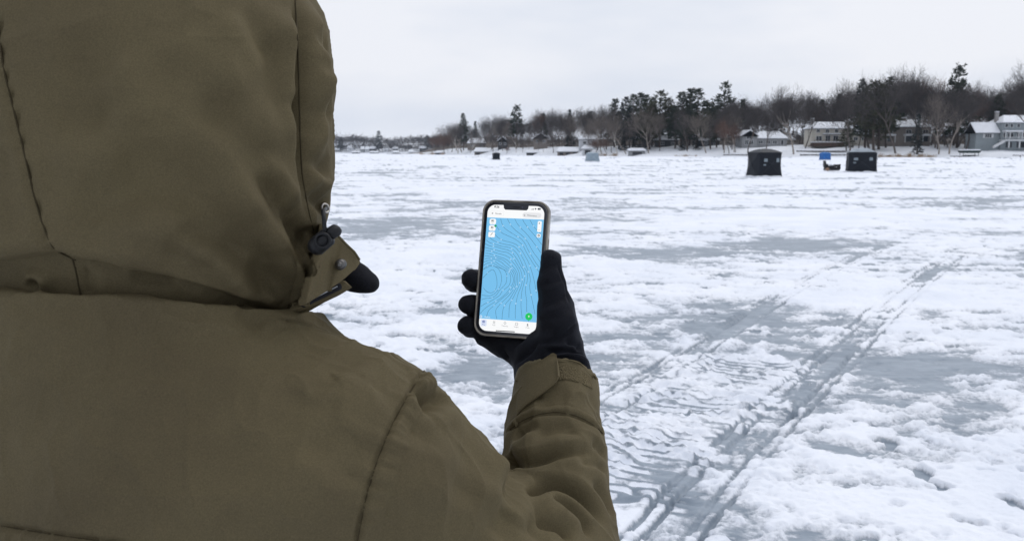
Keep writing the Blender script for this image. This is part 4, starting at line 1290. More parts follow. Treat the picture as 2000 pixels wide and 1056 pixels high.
# ================================================================== THE SHORES
_spx = np.array([-400, 700, 815, 850, 930, 1050, 1200, 1400, 1700, 2000, 2400, 3200])
_sY = np.array([1000, 980, 800, 690, 560, 455, 385, 330, 302, 290, 285, 280.])
def Yshore(px): return np.interp(px, _spx, _sY)
def bank_z(px, s):
    z = np.interp(s, [-6, -2, 0, 2.5, 10, 30, 60, 120, 200], [-.5, -.25, .02, .6, 1.4, 3.4, 5.4, 8.5, 11.0])
    k = sstep(790, 900, px)
    n = .35 * noise2(np.asarray(px) / 38. + .5, np.asarray(s) / 16.) * sstep(2, 15, s)
    return (z + n) * np.where(z > 0, k, 1)
def spot(px, s):
    """a standing place: photo column and metres inland from the ice edge"""
    Y = float(Yshore(px)) + s; q = FARP(px, Y)
    return np.array((q[0], q[1], float(bank_z(np.array([float(px)]), np.array([float(s)]))[0])))
SNOW = mat('bank_snow', (.80, .825, .87), .9, .2, .05, .25, .35, 2.5)
def litter_material():
    m = SNOW.copy(); m.name = 'bank_snow_and_litter'; n, l = m.node_tree.nodes, m.node_tree.links; b = n['Principled BSDF']
    src = b.inputs['Base Color'].links[0].from_socket; at = n.new('ShaderNodeAttribute'); at.attribute_name = 'litter'
    tc = n.new('ShaderNodeTexCoord'); no = n.new('ShaderNodeTexNoise'); no.inputs['Scale'].default_value = .35; no.inputs['Detail'].default_value = 5; l.new(tc.outputs['Object'], no.inputs['Vector'])
    ad = n.new('ShaderNodeMath'); ad.operation = 'ADD'; l.new(at.outputs['Fac'], ad.inputs[0]); l.new(no.outputs['Fac'], ad.inputs[1])
    mr = n.new('ShaderNodeMapRange'); mr.inputs['From Min'].default_value = .85; mr.inputs['From Max'].default_value = 1.05; l.new(ad.outputs[0], mr.inputs['Value'])
    mx = n.new('ShaderNodeMixRGB'); l.new(mr.outputs[0], mx.inputs['Fac']); l.new(src, mx.inputs['Color1']); mx.inputs['Color2'].default_value = (.085, .065, .050, 1)
    l.new(mx.outputs['Color'], b.inputs['Base Color']); return m
def build_bank():
    pxs = np.linspace(760, 3100, 330); ss = np.concatenate([[-6, -3, -1], np.linspace(0, 12, 14), np.linspace(14, 70, 24), np.linspace(80, 260, 14)])
    pp, qq = np.meshgrid(pxs, ss, indexing='ij')
    Y = Yshore(pp + 6 * noise2(pp / 30., pp * 0)) + qq
    z = bank_z(pp, qq)
    X = (pp - 1000) / FPX * Y * 1.0094
    V = np.stack([X, Y, z], -1).reshape(-1, 3); idx = np.arange(V.shape[0]).reshape(pp.shape)
    F = np.stack([idx[:-1, :-1], idx[1:, :-1], idx[1:, 1:], idx[:-1, 1:]], -1).reshape(-1, 4)
    me = mesh_np('shore_bank', V, F, True); at = me.attributes.new('litter', 'FLOAT', 'POINT'); at.data.foreach_set('value', (sstep(36, 60, qq) * .62).ravel().astype(np.float32))
    o = link('shore_bank', me, litter_material()); tag(o, 'snow covered lake bank rising to the wood', kind='structure')
    pxs = np.linspace(-900, 1500, 120); ss = np.array([-8, 0, 4, 15, 50, 120, 300])
    pp, qq = np.meshgrid(pxs, ss, indexing='ij')
    Y = 1350 + 30 * noise2(pp / 160., pp * 0) + qq; z = np.interp(qq, ss, [-.5, .02, 1, 2.5, 5, 8, 10])
    V = np.stack([(pp - 1000) / FPX * Y * 1.0094, Y, z], -1).reshape(-1, 3); idx = np.arange(len(V)).reshape(pp.shape)
    F = np.stack([idx[:-1, :-1], idx[1:, :-1], idx[1:, 1:], idx[:-1, 1:]], -1).reshape(-1, 4)
    o = link('far_shore', mesh_np('far_shore', V, F, True), SNOW); tag(o, 'low snowy far shore across the lake', kind='structure')
build_bank()

# ---------------------------------------------------------------- trees
BARK = [mat('grey_brown_bark', (.105, .088, .078), .9, .2, .25, 1.5), mat('pale_bark', (.27, .235, .205), .9, .2, .25, 2.0),
        mat('birch_bark', (.50, .47, .43), .85, .2, .35, 3.0), mat('pine_bark', (.075, .058, .048), .95, .2, .3, 2)]
TWIG = [mat('grey_brown_twigs', (.074, .065, .062), .95, .15, .25, .8), mat('reddish_twigs', (.135, .082, .064), .95, .15, .25, .8), mat('pale_twigs', (.17, .145, .128), .95, .15, .2, .8)]
NEEDLE = [mat('pine_needles', (.030, .040, .024), .9, .2, .4, .6), mat('olive_pine_needles', (.048, .050, .026), .9, .2, .35, .6), mat('spruce_needles', (.016, .024, .022), .9, .2, .35, .8)]

def segs_mesh(name, segs, k=3):
    a = np.array([s[0] for s in segs]); b = np.array([s[1] for s in segs]); ra = np.array([s[2] for s in segs]); rb = np.array([s[3] for s in segs])
    t = b - a; t /= np.linalg.norm(t, axis=1)[:, None] + 1e-9
    h = np.where(np.abs(t[:, 2:]) < .9, np.array([[0, 0, 1.]]), np.array([[1., 0, 0]]))
    u = np.cross(t, h); u /= np.linalg.norm(u, axis=1)[:, None]; w = np.cross(t, u)
    V = []
    for q, r in ((a, ra), (b, rb)):
        for i in range(k):
            an = 2 * math.pi * i / k; V.append(q + r[:, None] * (u * math.cos(an) + w * math.sin(an)))
    V = np.stack(V, 1); n = len(segs); base = (np.arange(n) * 2 * k)[:, None]
    F = np.concatenate([base + np.array([[i, (i + 1) % k, k + (i + 1) % k, k + i]]) for i in range(k)])
    return mesh_np(name, V.reshape(-1, 3), F)

def grow_bare(seed, spread=1.0, fork=.4, dens=1.0, lean=0.0, bend=0.0, tw=1.0):
    """a leafless tree 20 m tall: thick limbs, then branches and twigs"""
    R = random.Random(seed); big = []; small = []
    def rnd(v, a):
        v = v + np.array([R.gauss(0, a) for _ in range(3)]); return v / np.linalg.norm(v)
    def limb(p, d, L, r, lev):
        n = 4 if lev < 2 else 3
        kids = []
        for i in range(n):
            d = rnd(d, .13 + .03 * lev); d = d + np.array((0, 0, .17 if lev else .0)); d = d / np.linalg.norm(d)
            q = p + d * L / n; r2 = r * (.80 if lev else .86)
            (big if lev <= 1 else small).append((p, q, r, r2)); p, r = q, r2
            kids.append((p.copy(), d.copy(), r, (i + 1) / n))
        if lev >= 4: return
        cnt = int(round({0: 5, 1: 5, 2: 5, 3: 4}[lev] * (dens if lev > 1 else 1)))
        for c in range(cnt):
            kp, kd, kr, t = kids[min(n - 1, int(n * (fork + (1 - fork) * (c + R.random()) / cnt) if lev == 0 else n * (.2 + .8 * (c + R.random()) / cnt)))]
            az = R.random() * 2 * math.pi; tilt = R.uniform(.45, 1.0) * (spread if lev == 0 else 1)
            a = np.cross(kd, (math.cos(az), math.sin(az), .3)); a /= np.linalg.norm(a) + 1e-9
            nd = kd * math.cos(tilt) + a * math.sin(tilt)
            limb(kp, nd, L * R.uniform(.52, .74) * (1.12 if lev == 0 else 1), max(kr * R.uniform(.5, .72), .018 * tw), lev + 1)
        if lev < 3:
            for q in range(3 if lev == 0 else 1): limb(kids[-1][0], rnd(kids[-1][1], .32 if lev == 0 else .1), L * .72, kids[-1][2] * .8, lev + 1)
    limb(np.zeros(3), np.array((lean, 0, 1.0)) / math.hypot(1, lean), 9.5, .34, 0)
    allp = np.array([s[1] for s in big + small]); k = 20 / np.percentile(allp[:, 2], 98.5)
    sc = lambda S, m: [(a * k, b * k, max(ra * k, m), max(rb * k, m)) for a, b, ra, rb in S]
    big, small = sc(big, .04), sc(small, .020 * tw)
    if bend:
        f = lambda p: p + np.array((bend * (p[2] / 20) ** 2 * 20, 0, -abs(bend) * .35 * (p[2] / 20) ** 3 * 20))
        big = [(f(a), f(b), x, y) for a, b, x, y in big]; small = [(f(a), f(b), x, y) for a, b, x, y in small]
    return segs_mesh('bare_trunk', big, 5), segs_mesh('bare_crown', small, 3)

def plumes(pts, dirs, R, size, n):
    """needle sprays: many thin blades fanned about each point"""
    V = []; F = []
    for p, d in zip(pts, dirs):
        for _ in range(n):
            v = d * .9 + np.array([R.gauss(0, .55), R.gauss(0, .55), R.gauss(.12, .38)]); v /= np.linalg.norm(v)
            L = size * R.uniform(.6, 1.25); w = np.cross(v, [R.gauss(0, 1) for _ in range(3)]); w = w / (np.linalg.norm(w) + 1e-9) * size * R.uniform(.12, .24)
            o = p + np.array([R.gauss(0, .25) * size for _ in range(3)])
            i = len(V); V += [o - w * .4, o + v * L * .6 - w, o + v * L, o + v * L * .6 + w]; F.append((i, i + 1, i + 2, i + 3))
    return np.array(V), np.array(F)

def grow_pine(seed, wid=4.2, first=.28, gaps=.25, size=.8, droop=0.0, nb=72, cone=.75, n=9):
    R = random.Random(seed); big = []; pts = []; dirs = []
    p = np.zeros(3); n_t = 12
    for i in range(n_t):
        q = np.array((R.gauss(0, .06), R.gauss(0, .06), 20 * (i + 1) / n_t)); q[:2] += p[:2] * .9
        big.append((p, q, .30 * (1 - i / n_t) + .04, .30 * (1 - (i + 1) / n_t) + .03)); p = q
    for b in range(nb):
        t = first + (1 - first) * ((b + R.random()) / nb) ** .9
        if R.random() < gaps * .5: continue
        z = 20 * t; az = b * 2.4 + R.gauss(0, .5)
        prof = (1 - t) ** cone / (1 - first) ** cone
        L = wid * (prof * R.uniform(.6, 1.12) + .07) * (1 + (.35 if R.random() < .15 else 0))
        up = R.uniform(.05, .45) - droop + .5 * max(0, t - .75)
        d = np.array((math.cos(az), math.sin(az), up)); d /= np.linalg.norm(d)
        a = np.array((0, 0, z)); e = a + d * L + np.array((0, 0, -droop * L * .2))
        big.append((a, e, .05 + .03 * (1 - t), .02))
        m = max(2, int(L / (size * .55)))
        for j in range(m):
            f = .30 + .70 * (j + .6 * R.random()) / m
            if R.random() < gaps: continue
            pts.append(a + (e - a) * f + np.array((R.gauss(0, .25), R.gauss(0, .25), R.gauss(.05, .15))) * size); dirs.append(d)
    pts.append(np.array((0, 0, 19.6))); dirs.append(np.array((0, 0, 1.)))
    V, F = plumes(pts, dirs, R, size, n)
    return segs_mesh('pine_trunk', big, 5), mesh_np('pine_crown', V, F)

BARE = [grow_bare(11, 1.0, .40), grow_bare(23, .8, .45), grow_bare(37, .7, .5, 1.0), grow_bare(41, 1.1, .35), grow_bare(59, .65, .42, 1.05), grow_bare(67, .9, .5)]
OAK = grow_bare(83, 1.25, .30, 1.15)
BIRCH = [grow_bare(97, .6, .55, .8, .25, 0, .8), grow_bare(101, .6, .55, .7, -.3, 0, .8)]
ARCH = grow_bare(107, .5, .6, .6, .1, -.55, .8)
PINE = [grow_pine(5, 4.2, .20, .12), grow_pine(8, 4.6, .28, .18, .85), grow_pine(13, 3.4, .22, .12), grow_pine(17, 5.4, .30, .24, .9, 0, 60, .9), grow_pine(21, 3.8, .15, .08)]
SPRUCE = [grow_pine(31, 3.2, .05, .04, .7, .35, 100, 1.0, 8), grow_pine(33, 2.5, .04, .04, .65, .35, 100, 1.0, 8)]
def tree(name, var, loc, h, bark, leaf, label, cat='tree', group=None, rz=0.0, wide=1.0):
    r = bpy.data.objects.new(name, None); C.objects.link(r); r.location = loc; r.rotation_euler = (0, 0, rz); k = h / 20; r.scale = (k * wide, k * wide, k)
    for nm, me, m in (('trunk', var[0], bark), ('crown', var[1], leaf)):
        if not me.materials: me.materials.append(m)
        o = bpy.data.objects.new(nm, me); C.objects.link(o); o.parent = r
        o.material_slots[0].link = 'OBJECT'; o.material_slots[0].material = m
    tag(r, label, cat, group); return r
def tree_at(name, var, px, s, top, bark, leaf, label, group=None, rz=None, wide=1.0):
    p = spot(px, s); h = max(3.0, HZ(top, p[1]) - p[2]); p[2] -= .15
    return tree(name, var, p, h + .15, bark, leaf, label, 'tree', group, random.Random(px * 31 + s).random() * 6.28 if rz is None else rz, wide)

# trees one can point to
tree_at('oak_tree', OAK, 1540, 6, 176, BARK[1], TWIG[0], 'broad pale trunked bare oak between the black tent and the two storey house', rz=.6, wide=1.0)
tree_at('pine_tree', PINE[3], 1405, 34, 168, BARK[3], NEEDLE[0], 'tall layered white pine with pointed top left of the grey houses', wide=1.05)
tree_at('pine_tree', PINE[1], 1845, 40, 137, BARK[3], NEEDLE[0], 'tallest dark pine behind the bare trees left of the blue grey house', wide=.95)
tree_at('pine_tree', PINE[1], 1693, 14, 166, BARK[3], NEEDLE[1], 'olive green pine on tall bare trunks directly behind the right black tent', wide=1.35)
tree_at('pine_tree', PINE[0], 1716, 30, 160, BARK[3], NEEDLE[0], 'dark pine just right of the olive pine behind the right black tent')
tree_at('pine_tree', PINE[4], 1702, 24, 172, BARK[3], NEEDLE[1], 'full dark olive pine hugging the right side of the olive pine', wide=1.4)
tree_at('pine_tree', PINE[0], 1676, 26, 174, BARK[3], NEEDLE[0], 'full dark pine hugging the left side of the olive pine', wide=1.3)
tree_at('pine_tree', PINE[0], 1852, 30, 168, BARK[3], NEEDLE[0], 'shorter full pine beneath the tallest pine', wide=1.3)
tree_at('pine_tree', PINE[2], 1665, 44, 163, BARK[3], NEEDLE[2], 'narrow dark pine just left of the olive pine behind the right black tent')
tree_at('pine_tree', PINE[4], 1640, 16, 243, BARK[3], NEEDLE[1], 'low olive pine at the right corner of the two storey house', wide=1.6)
for px_, top_, s_, v_, lb in ((1440, 200, 66, 0, 'dark pine in the wood behind the gable of the grey low house'), (1505, 205, 70, 2, 'dark pine in the wood left of the broad oak'), (1590, 200, 72, 4, 'dark pine in the wood behind the chimney of the two storey house'),
                        (1625, 190, 66, 0, 'dark pine in the wood behind the right half of the two storey house'), (1800, 185, 60, 4, 'dark pine in the wood right of the brown house'), (1925, 192, 50, 0, 'dark pine in the wood behind the left wing of the blue grey house'), (1060, 226, 60, 2, 'dark pine in the wood above the brown gabled house'), (1150, 222, 60, 0, 'dark pine in the wood above the pale house')):
    tree_at('pine_tree', PINE[v_], px_, s_, top_, BARK[3], NEEDLE[0], lb, wide=1.15)
tree_at('spruce_tree', SPRUCE[1], 1776, 6, 226, BARK[3], NEEDLE[2], 'small dark spruce in front of the brown house with white balconies', wide=1.2)
tree_at('spruce_tree', SPRUCE[0], 1110, 26, 218, BARK[3], NEEDLE[2], 'narrow pointed dark spruce right of the brown gabled house', wide=.85)
tree_at('pine_tree', PINE[1], 1008, 34, 210, BARK[3], NEEDLE[0], 'tall dark pine above the bent birches behind the small black tent', wide=1.1)
tree_at('pine_tree', PINE[0], 907, 30, 226, BARK[3], NEEDLE[0], 'leftmost dark pine on the near shore', wide=.95)
tree_at('spruce_tree', SPRUCE[0], 930, 50, 240, BARK[3], NEEDLE[2], 'dark spruce just right of the leftmost pine', wide=1.1)
ORDP = ['leftmost'] + [q + ' from left' for q in ('second', 'third', 'fourth', 'fifth', 'sixth', 'seventh', 'eighth', 'ninth', 'tenth', 'eleventh', 'twelfth', 'thirteenth', 'front row first', 'front row second', 'front row third', 'front row fourth', 'front row fifth', 'front row sixth')]
for i, (px, top, s, v, nd, w) in enumerate([(1196, 199, 40, 2, 0, 1.0), (1216, 196, 48, 0, 2, .9), (1231, 191, 40, 4, 0, 1.0), (1245, 188, 52, 2, 0, 1.0), (1257, 192, 38, 0, 0, 1.0), (1268, 196, 46, 4, 1, 1),
                                            (1283, 184, 34, 3, 1, 1.1), (1300, 196, 50, 1, 1, 1.0), (1324, 187, 40, 0, 0, 1.1), (1340, 180, 46, 2, 0, 1.1), (1354, 181, 38, 4, 0, 1.1), (1370, 202, 48, 1, 1, 1.0), (1380, 205, 30, 0, 1, .9), (1205, 222, 30, 4, 2, 1.0), (1225, 216, 28, 0, 2, 1.0), (1264, 214, 28, 4, 1, 1.1), (1312, 212, 30, 0, 0, 1.1), (1336, 214, 28, 1, 0, 1.1), (1392, 214, 34, 4, 0, 1.0)]):
    tree_at('pine_tree', PINE[v], px, s, top, BARK[3], NEEDLE[nd], ORDP[i] + ' pine of the dense evergreen stand in mid shore', 'evergreen stand in mid shore', wide=w * 1.3)
for i, (px, top, s) in enumerate(((1212, 262, 20), (1236, 258, 24), (1252, 268, 18), (1330, 262, 20), (1352, 258, 22))):
    tree_at('spruce_tree', SPRUCE[0], px, s, top, BARK[3], NEEDLE[2], ORDP[i] + ' of the low dark evergreens beneath the pine stand', 'low evergreens under the pines', wide=1.8)
tree_at('birch_tree', BIRCH[1], 897, 6, 243, BARK[2], TWIG[2], 'leaning pale birch at the left end of the near shore', rz=.1)
tree_at('birch_tree', ARCH, 1008, 8, 258, BARK[2], TWIG[2], 'bent pale birch arching over to the left near the small black tent', rz=0)
tree_at('birch_tree', BIRCH[0], 920, 10, 262, BARK[2], TWIG[2], 'small pale birch bent over beside the snowy boathouse', rz=.2)
tree_at('birch_tree', BIRCH[1], 1202, 6, 222, BARK[2], TWIG[2], 'straight white birch trunk right of the pale grey tent', rz=.4)
tree_at('birch_tree', BIRCH[0], 1219, 5, 236, BARK[1], TWIG[2], 'pale forked tree beside the grey boat cover', rz=2.4)
tree_at('birch_tree', BIRCH[1], 1172, 6, 226, BARK[1], TWIG[2], 'pale leaning tree just behind the pale grey tent', rz=.2)
tree_at('bare_tree', BARE[0], 1262, 8, 215, BARK[1], TWIG[2], 'grey trunked bare tree in front of the evergreen stand')
tree_at('bare_tree', BARE[4], 1372, 10, 222, BARK[1], TWIG[2], 'pale slanting bare tree under the layered pine', rz=1.0)
tree_at('bare_tree', BARE[2], 1416, 4, 236, BARK[0], TWIG[1], 'small bare tree with reddish brown twigs before the grey low house')
tree_at('bare_tree', BARE[1], 1428, 12, 244, BARK[0], TWIG[1], 'second small reddish twigged tree beside the grey low house')
tree_at('bare_tree', BARE[2], 1452, 9, 205, BARK[0], TWIG[0], 'thin dark trunked tree in front of the grey gable')
tree_at('bare_tree', BARE[5], 1486, 6, 222, BARK[0], TWIG[0], 'bare tree standing above the left black tent')
tree_at('bare_tree', BARE[3], 1647, 3, 168, BARK[0], TWIG[0], 'tall bare tree between the blue tent and the right black tent')
tree_at('bare_tree', BARE[4], 1735, 9, 150, BARK[0], TWIG[0], 'tall thick trunked bare tree left of the brown house', wide=.9)
tree_at('bare_tree', BARE[0], 1780, 26, 142, BARK[0], TWIG[0], 'tall bare tree rising above the brown house', wide=.9)
tree_at('bare_tree', BARE[3], 1818, 6, 190, BARK[1], TWIG[2], 'bare tree with low pale limbs right of the brown house')
tree_at('bare_tree', BARE[2], 1838, 7, 178, BARK[1], TWIG[0], 'pale leaning trunk before the tallest pine', rz=2.9)
tree_at('bare_tree', BARE[5], 1870, 22, 170, BARK[0], TWIG[0], 'bare tree just left of the blue grey house')
tree_at('oak_tree', OAK, 1992, 44, 137, BARK[0], TWIG[0], 'wide bare tree rising behind the blue grey house at the right edge', rz=2.0, wide=.8)
tree_at('bare_tree', BARE[1], 2003, 8, 160, BARK[0], TWIG[0], 'dark trunk at the right edge before the blue grey house')
# the wood behind: bare trees whose tops make the skyline
_skx = np.array([838, 858, 880, 900, 925, 945, 965, 985, 1030, 1060, 1090, 1140, 1170, 1200, 1300, 1380, 1430, 1470, 1500, 1540, 1570, 1600, 1640, 1680, 1740, 1780, 1810, 1870, 1910, 1935, 1960, 2000, 2200])
_sky = np.array([268, 246, 236, 232, 244, 231, 224, 222, 232, 219, 215, 212, 204, 206, 200, 204, 186, 196, 188, 180, 186, 190, 174, 166, 156, 150, 166, 172, 178, 190, 158, 146, 150])
rr = random.Random(77)
ORD = ['leftmost', 'second from left', 'third from left', 'fourth from left', 'fifth from left', 'sixth from left', 'seventh from left', 'eighth from left', 'ninth from left', 'tenth from left', 'eleventh from left', 'twelfth from left', 'thirteenth from left', 'fourteenth from left']
ZONES = [(880, 'at the left tip of the near shore'), (925, 'behind the leftmost dark pine'), (965, 'behind the leftmost boathouse'), (1000, 'behind the small black tent'), (1035, 'right of the pine over the bent birches'),
         (1075, 'behind the brown gabled house'), (1125, 'behind the pointed spruce'), (1185, 'behind the pale grey tent'), (1250, 'behind the left half of the evergreen stand'), (1320, 'behind the right half of the evergreen stand'),
         (1395, 'left of the layered pine'), (1440, 'right of the layered pine'), (1500, 'behind the grey low house'), (1565, 'behind the broad oak'), (1610, 'behind the left half of the two storey house'), (1650, 'behind the right half of the two storey house'),
         (1710, 'behind the olive pine'), (1760, 'behind the left half of the brown house'), (1805, 'behind the right half of the brown house'), (1850, 'behind the tallest pine'), (1890, 'left of the blue grey house'), (1940, 'behind the left wing of the blue grey house'), (2100, 'behind the main part of the blue grey house')]
def zone_of(px): return next(z for lim, z in ZONES if px < lim)
zcount = {}
for k in range(146):
    px = 846 + (2045 - 846) * (k + rr.random()) / 146
    s = rr.choice((26, 34, 42, 50, 60, 72)) + rr.uniform(-4, 4)
    top = float(np.interp(px, _skx, _sky)) + abs(rr.gauss(0, 11)) + (4 if s < 45 else 0)
    if 1185 < px < 1395 : top += 22; s = 62 + rr.random() * 20
    hs = any(a < px < b for a, b in ((1440, 1535), (1568, 1645), (1712, 1802), (1888, 2010)))
    if hs and s < 58: s = 58 + rr.random() * 20
    z = zone_of(px); i = zcount.get(z, 0); zcount[z] = i + 1
    red = rr.random() < .06
    tree_at('bare_tree', BARE[rr.randrange(6)], px, s, top, BARK[0], TWIG[1 if red else 0],
            'bare wood tree ' + z + ', ' + ORD[i], 'bare trees of the wood', wide=rr.uniform(.75, 1.1))
zc2 = {}
for k in range(34):
    px = 852 + (1440 - 852) * (k + rr.random()) / 34; s = rr.uniform(9, 26)
    if 1195 < px < 1390 and k % 3: continue
    z = zone_of(px); i = zc2.get(z, 0); zc2[z] = i + 1
    tree_at('bare_tree', BARE[rr.randrange(6)], px, s, float(np.interp(px, _skx, _sky)) + rr.uniform(10, 40), BARK[rr.choice((0, 0, 1))], TWIG[rr.choice((0, 0, 0, 2))],
            'slender bank tree ' + z.replace('behind', 'before') + ', ' + ORD[i], 'slender trees on the bank', wide=rr.uniform(.7, 1.0))
bushes = [(852, 6, 268), (862, 10, 262), (872, 4, 270), (884, 12, 262), (990, 5, 288), (1152, 8, 272), (1162, 4, 276), (1182, 6, 272)]
for px, s, top in bushes:
    tree_at('bushy_tree', BARE[rr.randrange(6)], px, s, top, BARK[0], TWIG[1], ORD[bushes.index((px, s, top))] + ' of the low reddish brown bushes near the ice edge', 'reddish brown bushes', wide=1.7)

def joined(name, items, m, label):
    """one mass of far or undergrowth trees nobody could count"""
    Vs = []; Fs = []; n = 0
    for me, p, h, w, rz in items:
        v = np.empty(len(me.vertices) * 3, np.float32); me.vertices.foreach_get('co', v); v = v.reshape(-1, 3).astype(float)
        f = np.empty(len(me.loops), np.int32); me.loops.foreach_get('vertex_index', f); f = f.reshape(len(me.polygons), -1)
        k = h / 20; c, s_ = math.cos(rz), math.sin(rz)
        x = (v[:, 0] * c - v[:, 1] * s_) * k * w; y = (v[:, 0] * s_ + v[:, 1] * c) * k * w
        Vs.append(np.stack([x + p[0], y + p[1], v[:, 2] * k + p[2]], 1)); Fs.append(f + n); n += len(v)
    o = link(name, mesh_np(name, np.concatenate(Vs), np.concatenate(Fs)), m)
    return tag(o, label, None, None, 'stuff')
def sub_mesh(me, every, fat):
    """a thinned copy of a crown for the distance"""
    v = np.empty(len(me.vertices) * 3, np.float32); me.vertices.foreach_get('co', v); v = v.reshape(-1, 6, 3)[::every].astype(float)
    c0 = v[:, :3].mean(1, keepdims=True); c1 = v[:, 3:].mean(1, keepdims=True)
    v = np.concatenate([c0 + (v[:, :3] - c0) * fat, c1 + (v[:, 3:] - c1) * fat], 1)
    n = len(v); F = np.concatenate([(np.arange(n) * 6)[:, None] + np.array([[i, (i + 1) % 3, 3 + (i + 1) % 3, 3 + i]]) for i in range(3)])
    return mesh_np('thin', v.reshape(-1, 3), F)
THIN = [sub_mesh(b[1], 14, 4.2) for b in BARE[:4]]
THINU = [sub_mesh(b[1], 26, 9.0) for b in BARE[:4]]
items = []
for k in range(230):
    px = 842 + 1260 * (k + rr.random()) / 230; s = rr.uniform(70, 150)
    p = spot(px, s); top = float(np.interp(px, _skx, _sky)) + rr.uniform(4, 34)
    items.append((THIN[rr.randrange(4)], p, max(4, HZ(top, p[1]) - p[2]), rr.uniform(.8, 1.2), rr.random() * 6))
for k in range(250):
    px = 846 + 1240 * (k + rr.random()) / 250; s = rr.uniform(44, 95); p = spot(px, s); p[2] -= rr.uniform(1.5, 3.0)
    items.append((THINU[rr.randrange(4)], p, rr.uniform(6, 10), rr.uniform(1.5, 2.4), rr.random() * 6))
joined('wood', items, TWIG[0], 'dense bare wood and undergrowth behind the lakeside houses')
THIN2 = [sub_mesh(b[1], 64, 15.0) for b in BARE[:3]]
items = []
for k in range(480):
    px = 380 + 640 * (k + rr.random()) / 480; Y = 1350 + rr.uniform(12, 160); q = FARP(px, Y)
    top = 266 + 2.5 * math.sin(px / 23.) + rr.uniform(-1.5, 8); z0 = float(np.interp(Y - 1350, [-8, 0, 4, 15, 50, 120, 300], [-.5, .02, 1, 2.5, 5, 8, 10])) - 1
    items.append((THIN2[rr.randrange(3)], (q[0], q[1], z0), HZ(top, Y) - z0, rr.uniform(.9, 1.5), rr.random() * 6))
for k in range(300):
    px = 380 + 640 * (k + rr.random()) / 300; Y = 1350 + rr.uniform(22, 60); q = FARP(px, Y)
    items.append((THIN2[rr.randrange(3)], (q[0], q[1], -1.0), rr.uniform(13, 19), rr.uniform(1.6, 2.6), rr.random() * 6))
joined('far_wood', items, TWIG[0], 'dark blue grey wood along the far shore')
for nm, px, top in (('left', 672, 270), ('middle', 745, 258), ('right', 838, 266)):
    Y = 1375; q = FARP(px, Y)
    tree('spruce_tree', PINE[4], (q[0], q[1], 2), HZ(top, Y) - 2, BARK[3], NEEDLE[2], nm + 'most dark evergreen of the three on the far shore' if nm != 'middle' else 'middle dark evergreen of the three on the far shore', 'tree', 'evergreens on the far shore', px * 1.0, 1.3)

# reeds at the ice edge
def reeds(px0, px1, s0, s1, n, h, name, label):
    R = random.Random(int(px0)); segs = []
    for _ in range(n):
        _q = R.uniform(px0, px1); _q += 5 * math.sin(_q / 3.1) + R.gauss(0, 2); p = spot(_q, R.uniform(s0, s1)); p[2] = max(p[2], 0) - .05
        q = p + np.array((R.gauss(0, .18), R.gauss(0, .1), h * R.uniform(.35, 1.2) * (1 + .35 * math.sin(_q / 4.3)))); segs.append((p, q, .035, .012))
    o = link(name, segs_mesh(name, segs, 3), mat('dry_reeds', (.33, .235, .15), .9, .2, .25, 1.0)); tag(o, label, None, None, 'stuff')
reeds(1708, 1812, -2.5, 1.5, 1500, .95, 'dry_reeds', 'tan dry reeds at the ice edge right of the right black tent')
reeds(1312, 1350, -1, 1.5, 200, .6, 'dry_reeds', 'tan reeds below the evergreen stand')
reeds(818, 868, -3, 1, 600, 1.9, 'dry_reeds', 'reddish tan reeds at the left tip of the near shore')
reeds(1160, 1200, -1, 2, 420, 1.0, 'dry_reeds', 'brown reeds behind the pale grey tent')
# ================================================================== HOUSES, BOATHOUSES, WALLS
PANE = mat('dark_window_glass', (.018, .022, .028), .15, .5)
TRIM = mat('white_trim', (.62, .63, .64), .6, .3)
WOODB = mat('brown_deck_boards', (.085, .055, .042), .8, .25, .3, 2)
BRICK = mat('chimney_stone', (.30, .29, .28), .9, .2, .2, 2)
CHAR = mat('charcoal_trim', (.045, .047, .05), .8, .2)
SIDE = {'greige': mat('greige_siding', (.50, .47, .41), .8, .25, .06, .8), 'grey': mat('grey_siding', (.27, .275, .28), .8, .25, .08, .8), 'brown': mat('brown_siding', (.20, .176, .156), .85, .2, .12, .8),
        'blue': mat('blue_grey_siding', (.25, .28, .292), .8, .25, .06, .8), 'red': mat('red_brown_siding', (.17, .105, .085), .85, .2, .1, .8), 'dark': mat('dark_siding', (.06, .06, .062), .85, .2, .1, .8), 'white': mat('white_siding', (.55, .56, .58), .8, .2, .05, .8)}
RSNOW = mat('roof_snow', (.82, .84, .88), .9, .2, .04, .5, .3, 2)

def roof_shape(w, d, z0, rise, over, hip, thick):
    """roof slab: eaves rectangle at z0, ridge along x inset by hip"""
    W, Dp = w / 2 + over, d / 2 + over
    v = [(-W, -Dp, z0), (W, -Dp, z0), (W, Dp, z0), (-W, Dp, z0), (-W + hip, 0, z0 + rise), (W - hip, 0, z0 + rise)]
    v2 = [(x, y, z + thick) for x, y, z in v]
    f = [(0, 1, 5, 4), (1, 2, 5), (2, 3, 4, 5), (3, 0, 4)]
    fs = [tuple(i + 6 for i in q) for q in f] + [q[::-1] for q in f] + [(0, 6, 7, 1)[::-1], (1, 7, 8, 2)[::-1], (2, 8, 9, 3)[::-1], (3, 9, 6, 0)[::-1]]
    return v2 and (v + v2, fs)
def roof_shape_y(w, d, z0, rise, over, hip, thick):
    V, F = roof_shape(d, w, z0, rise, over, hip, thick)
    return [(y, -x, z) for x, y, z in V], F

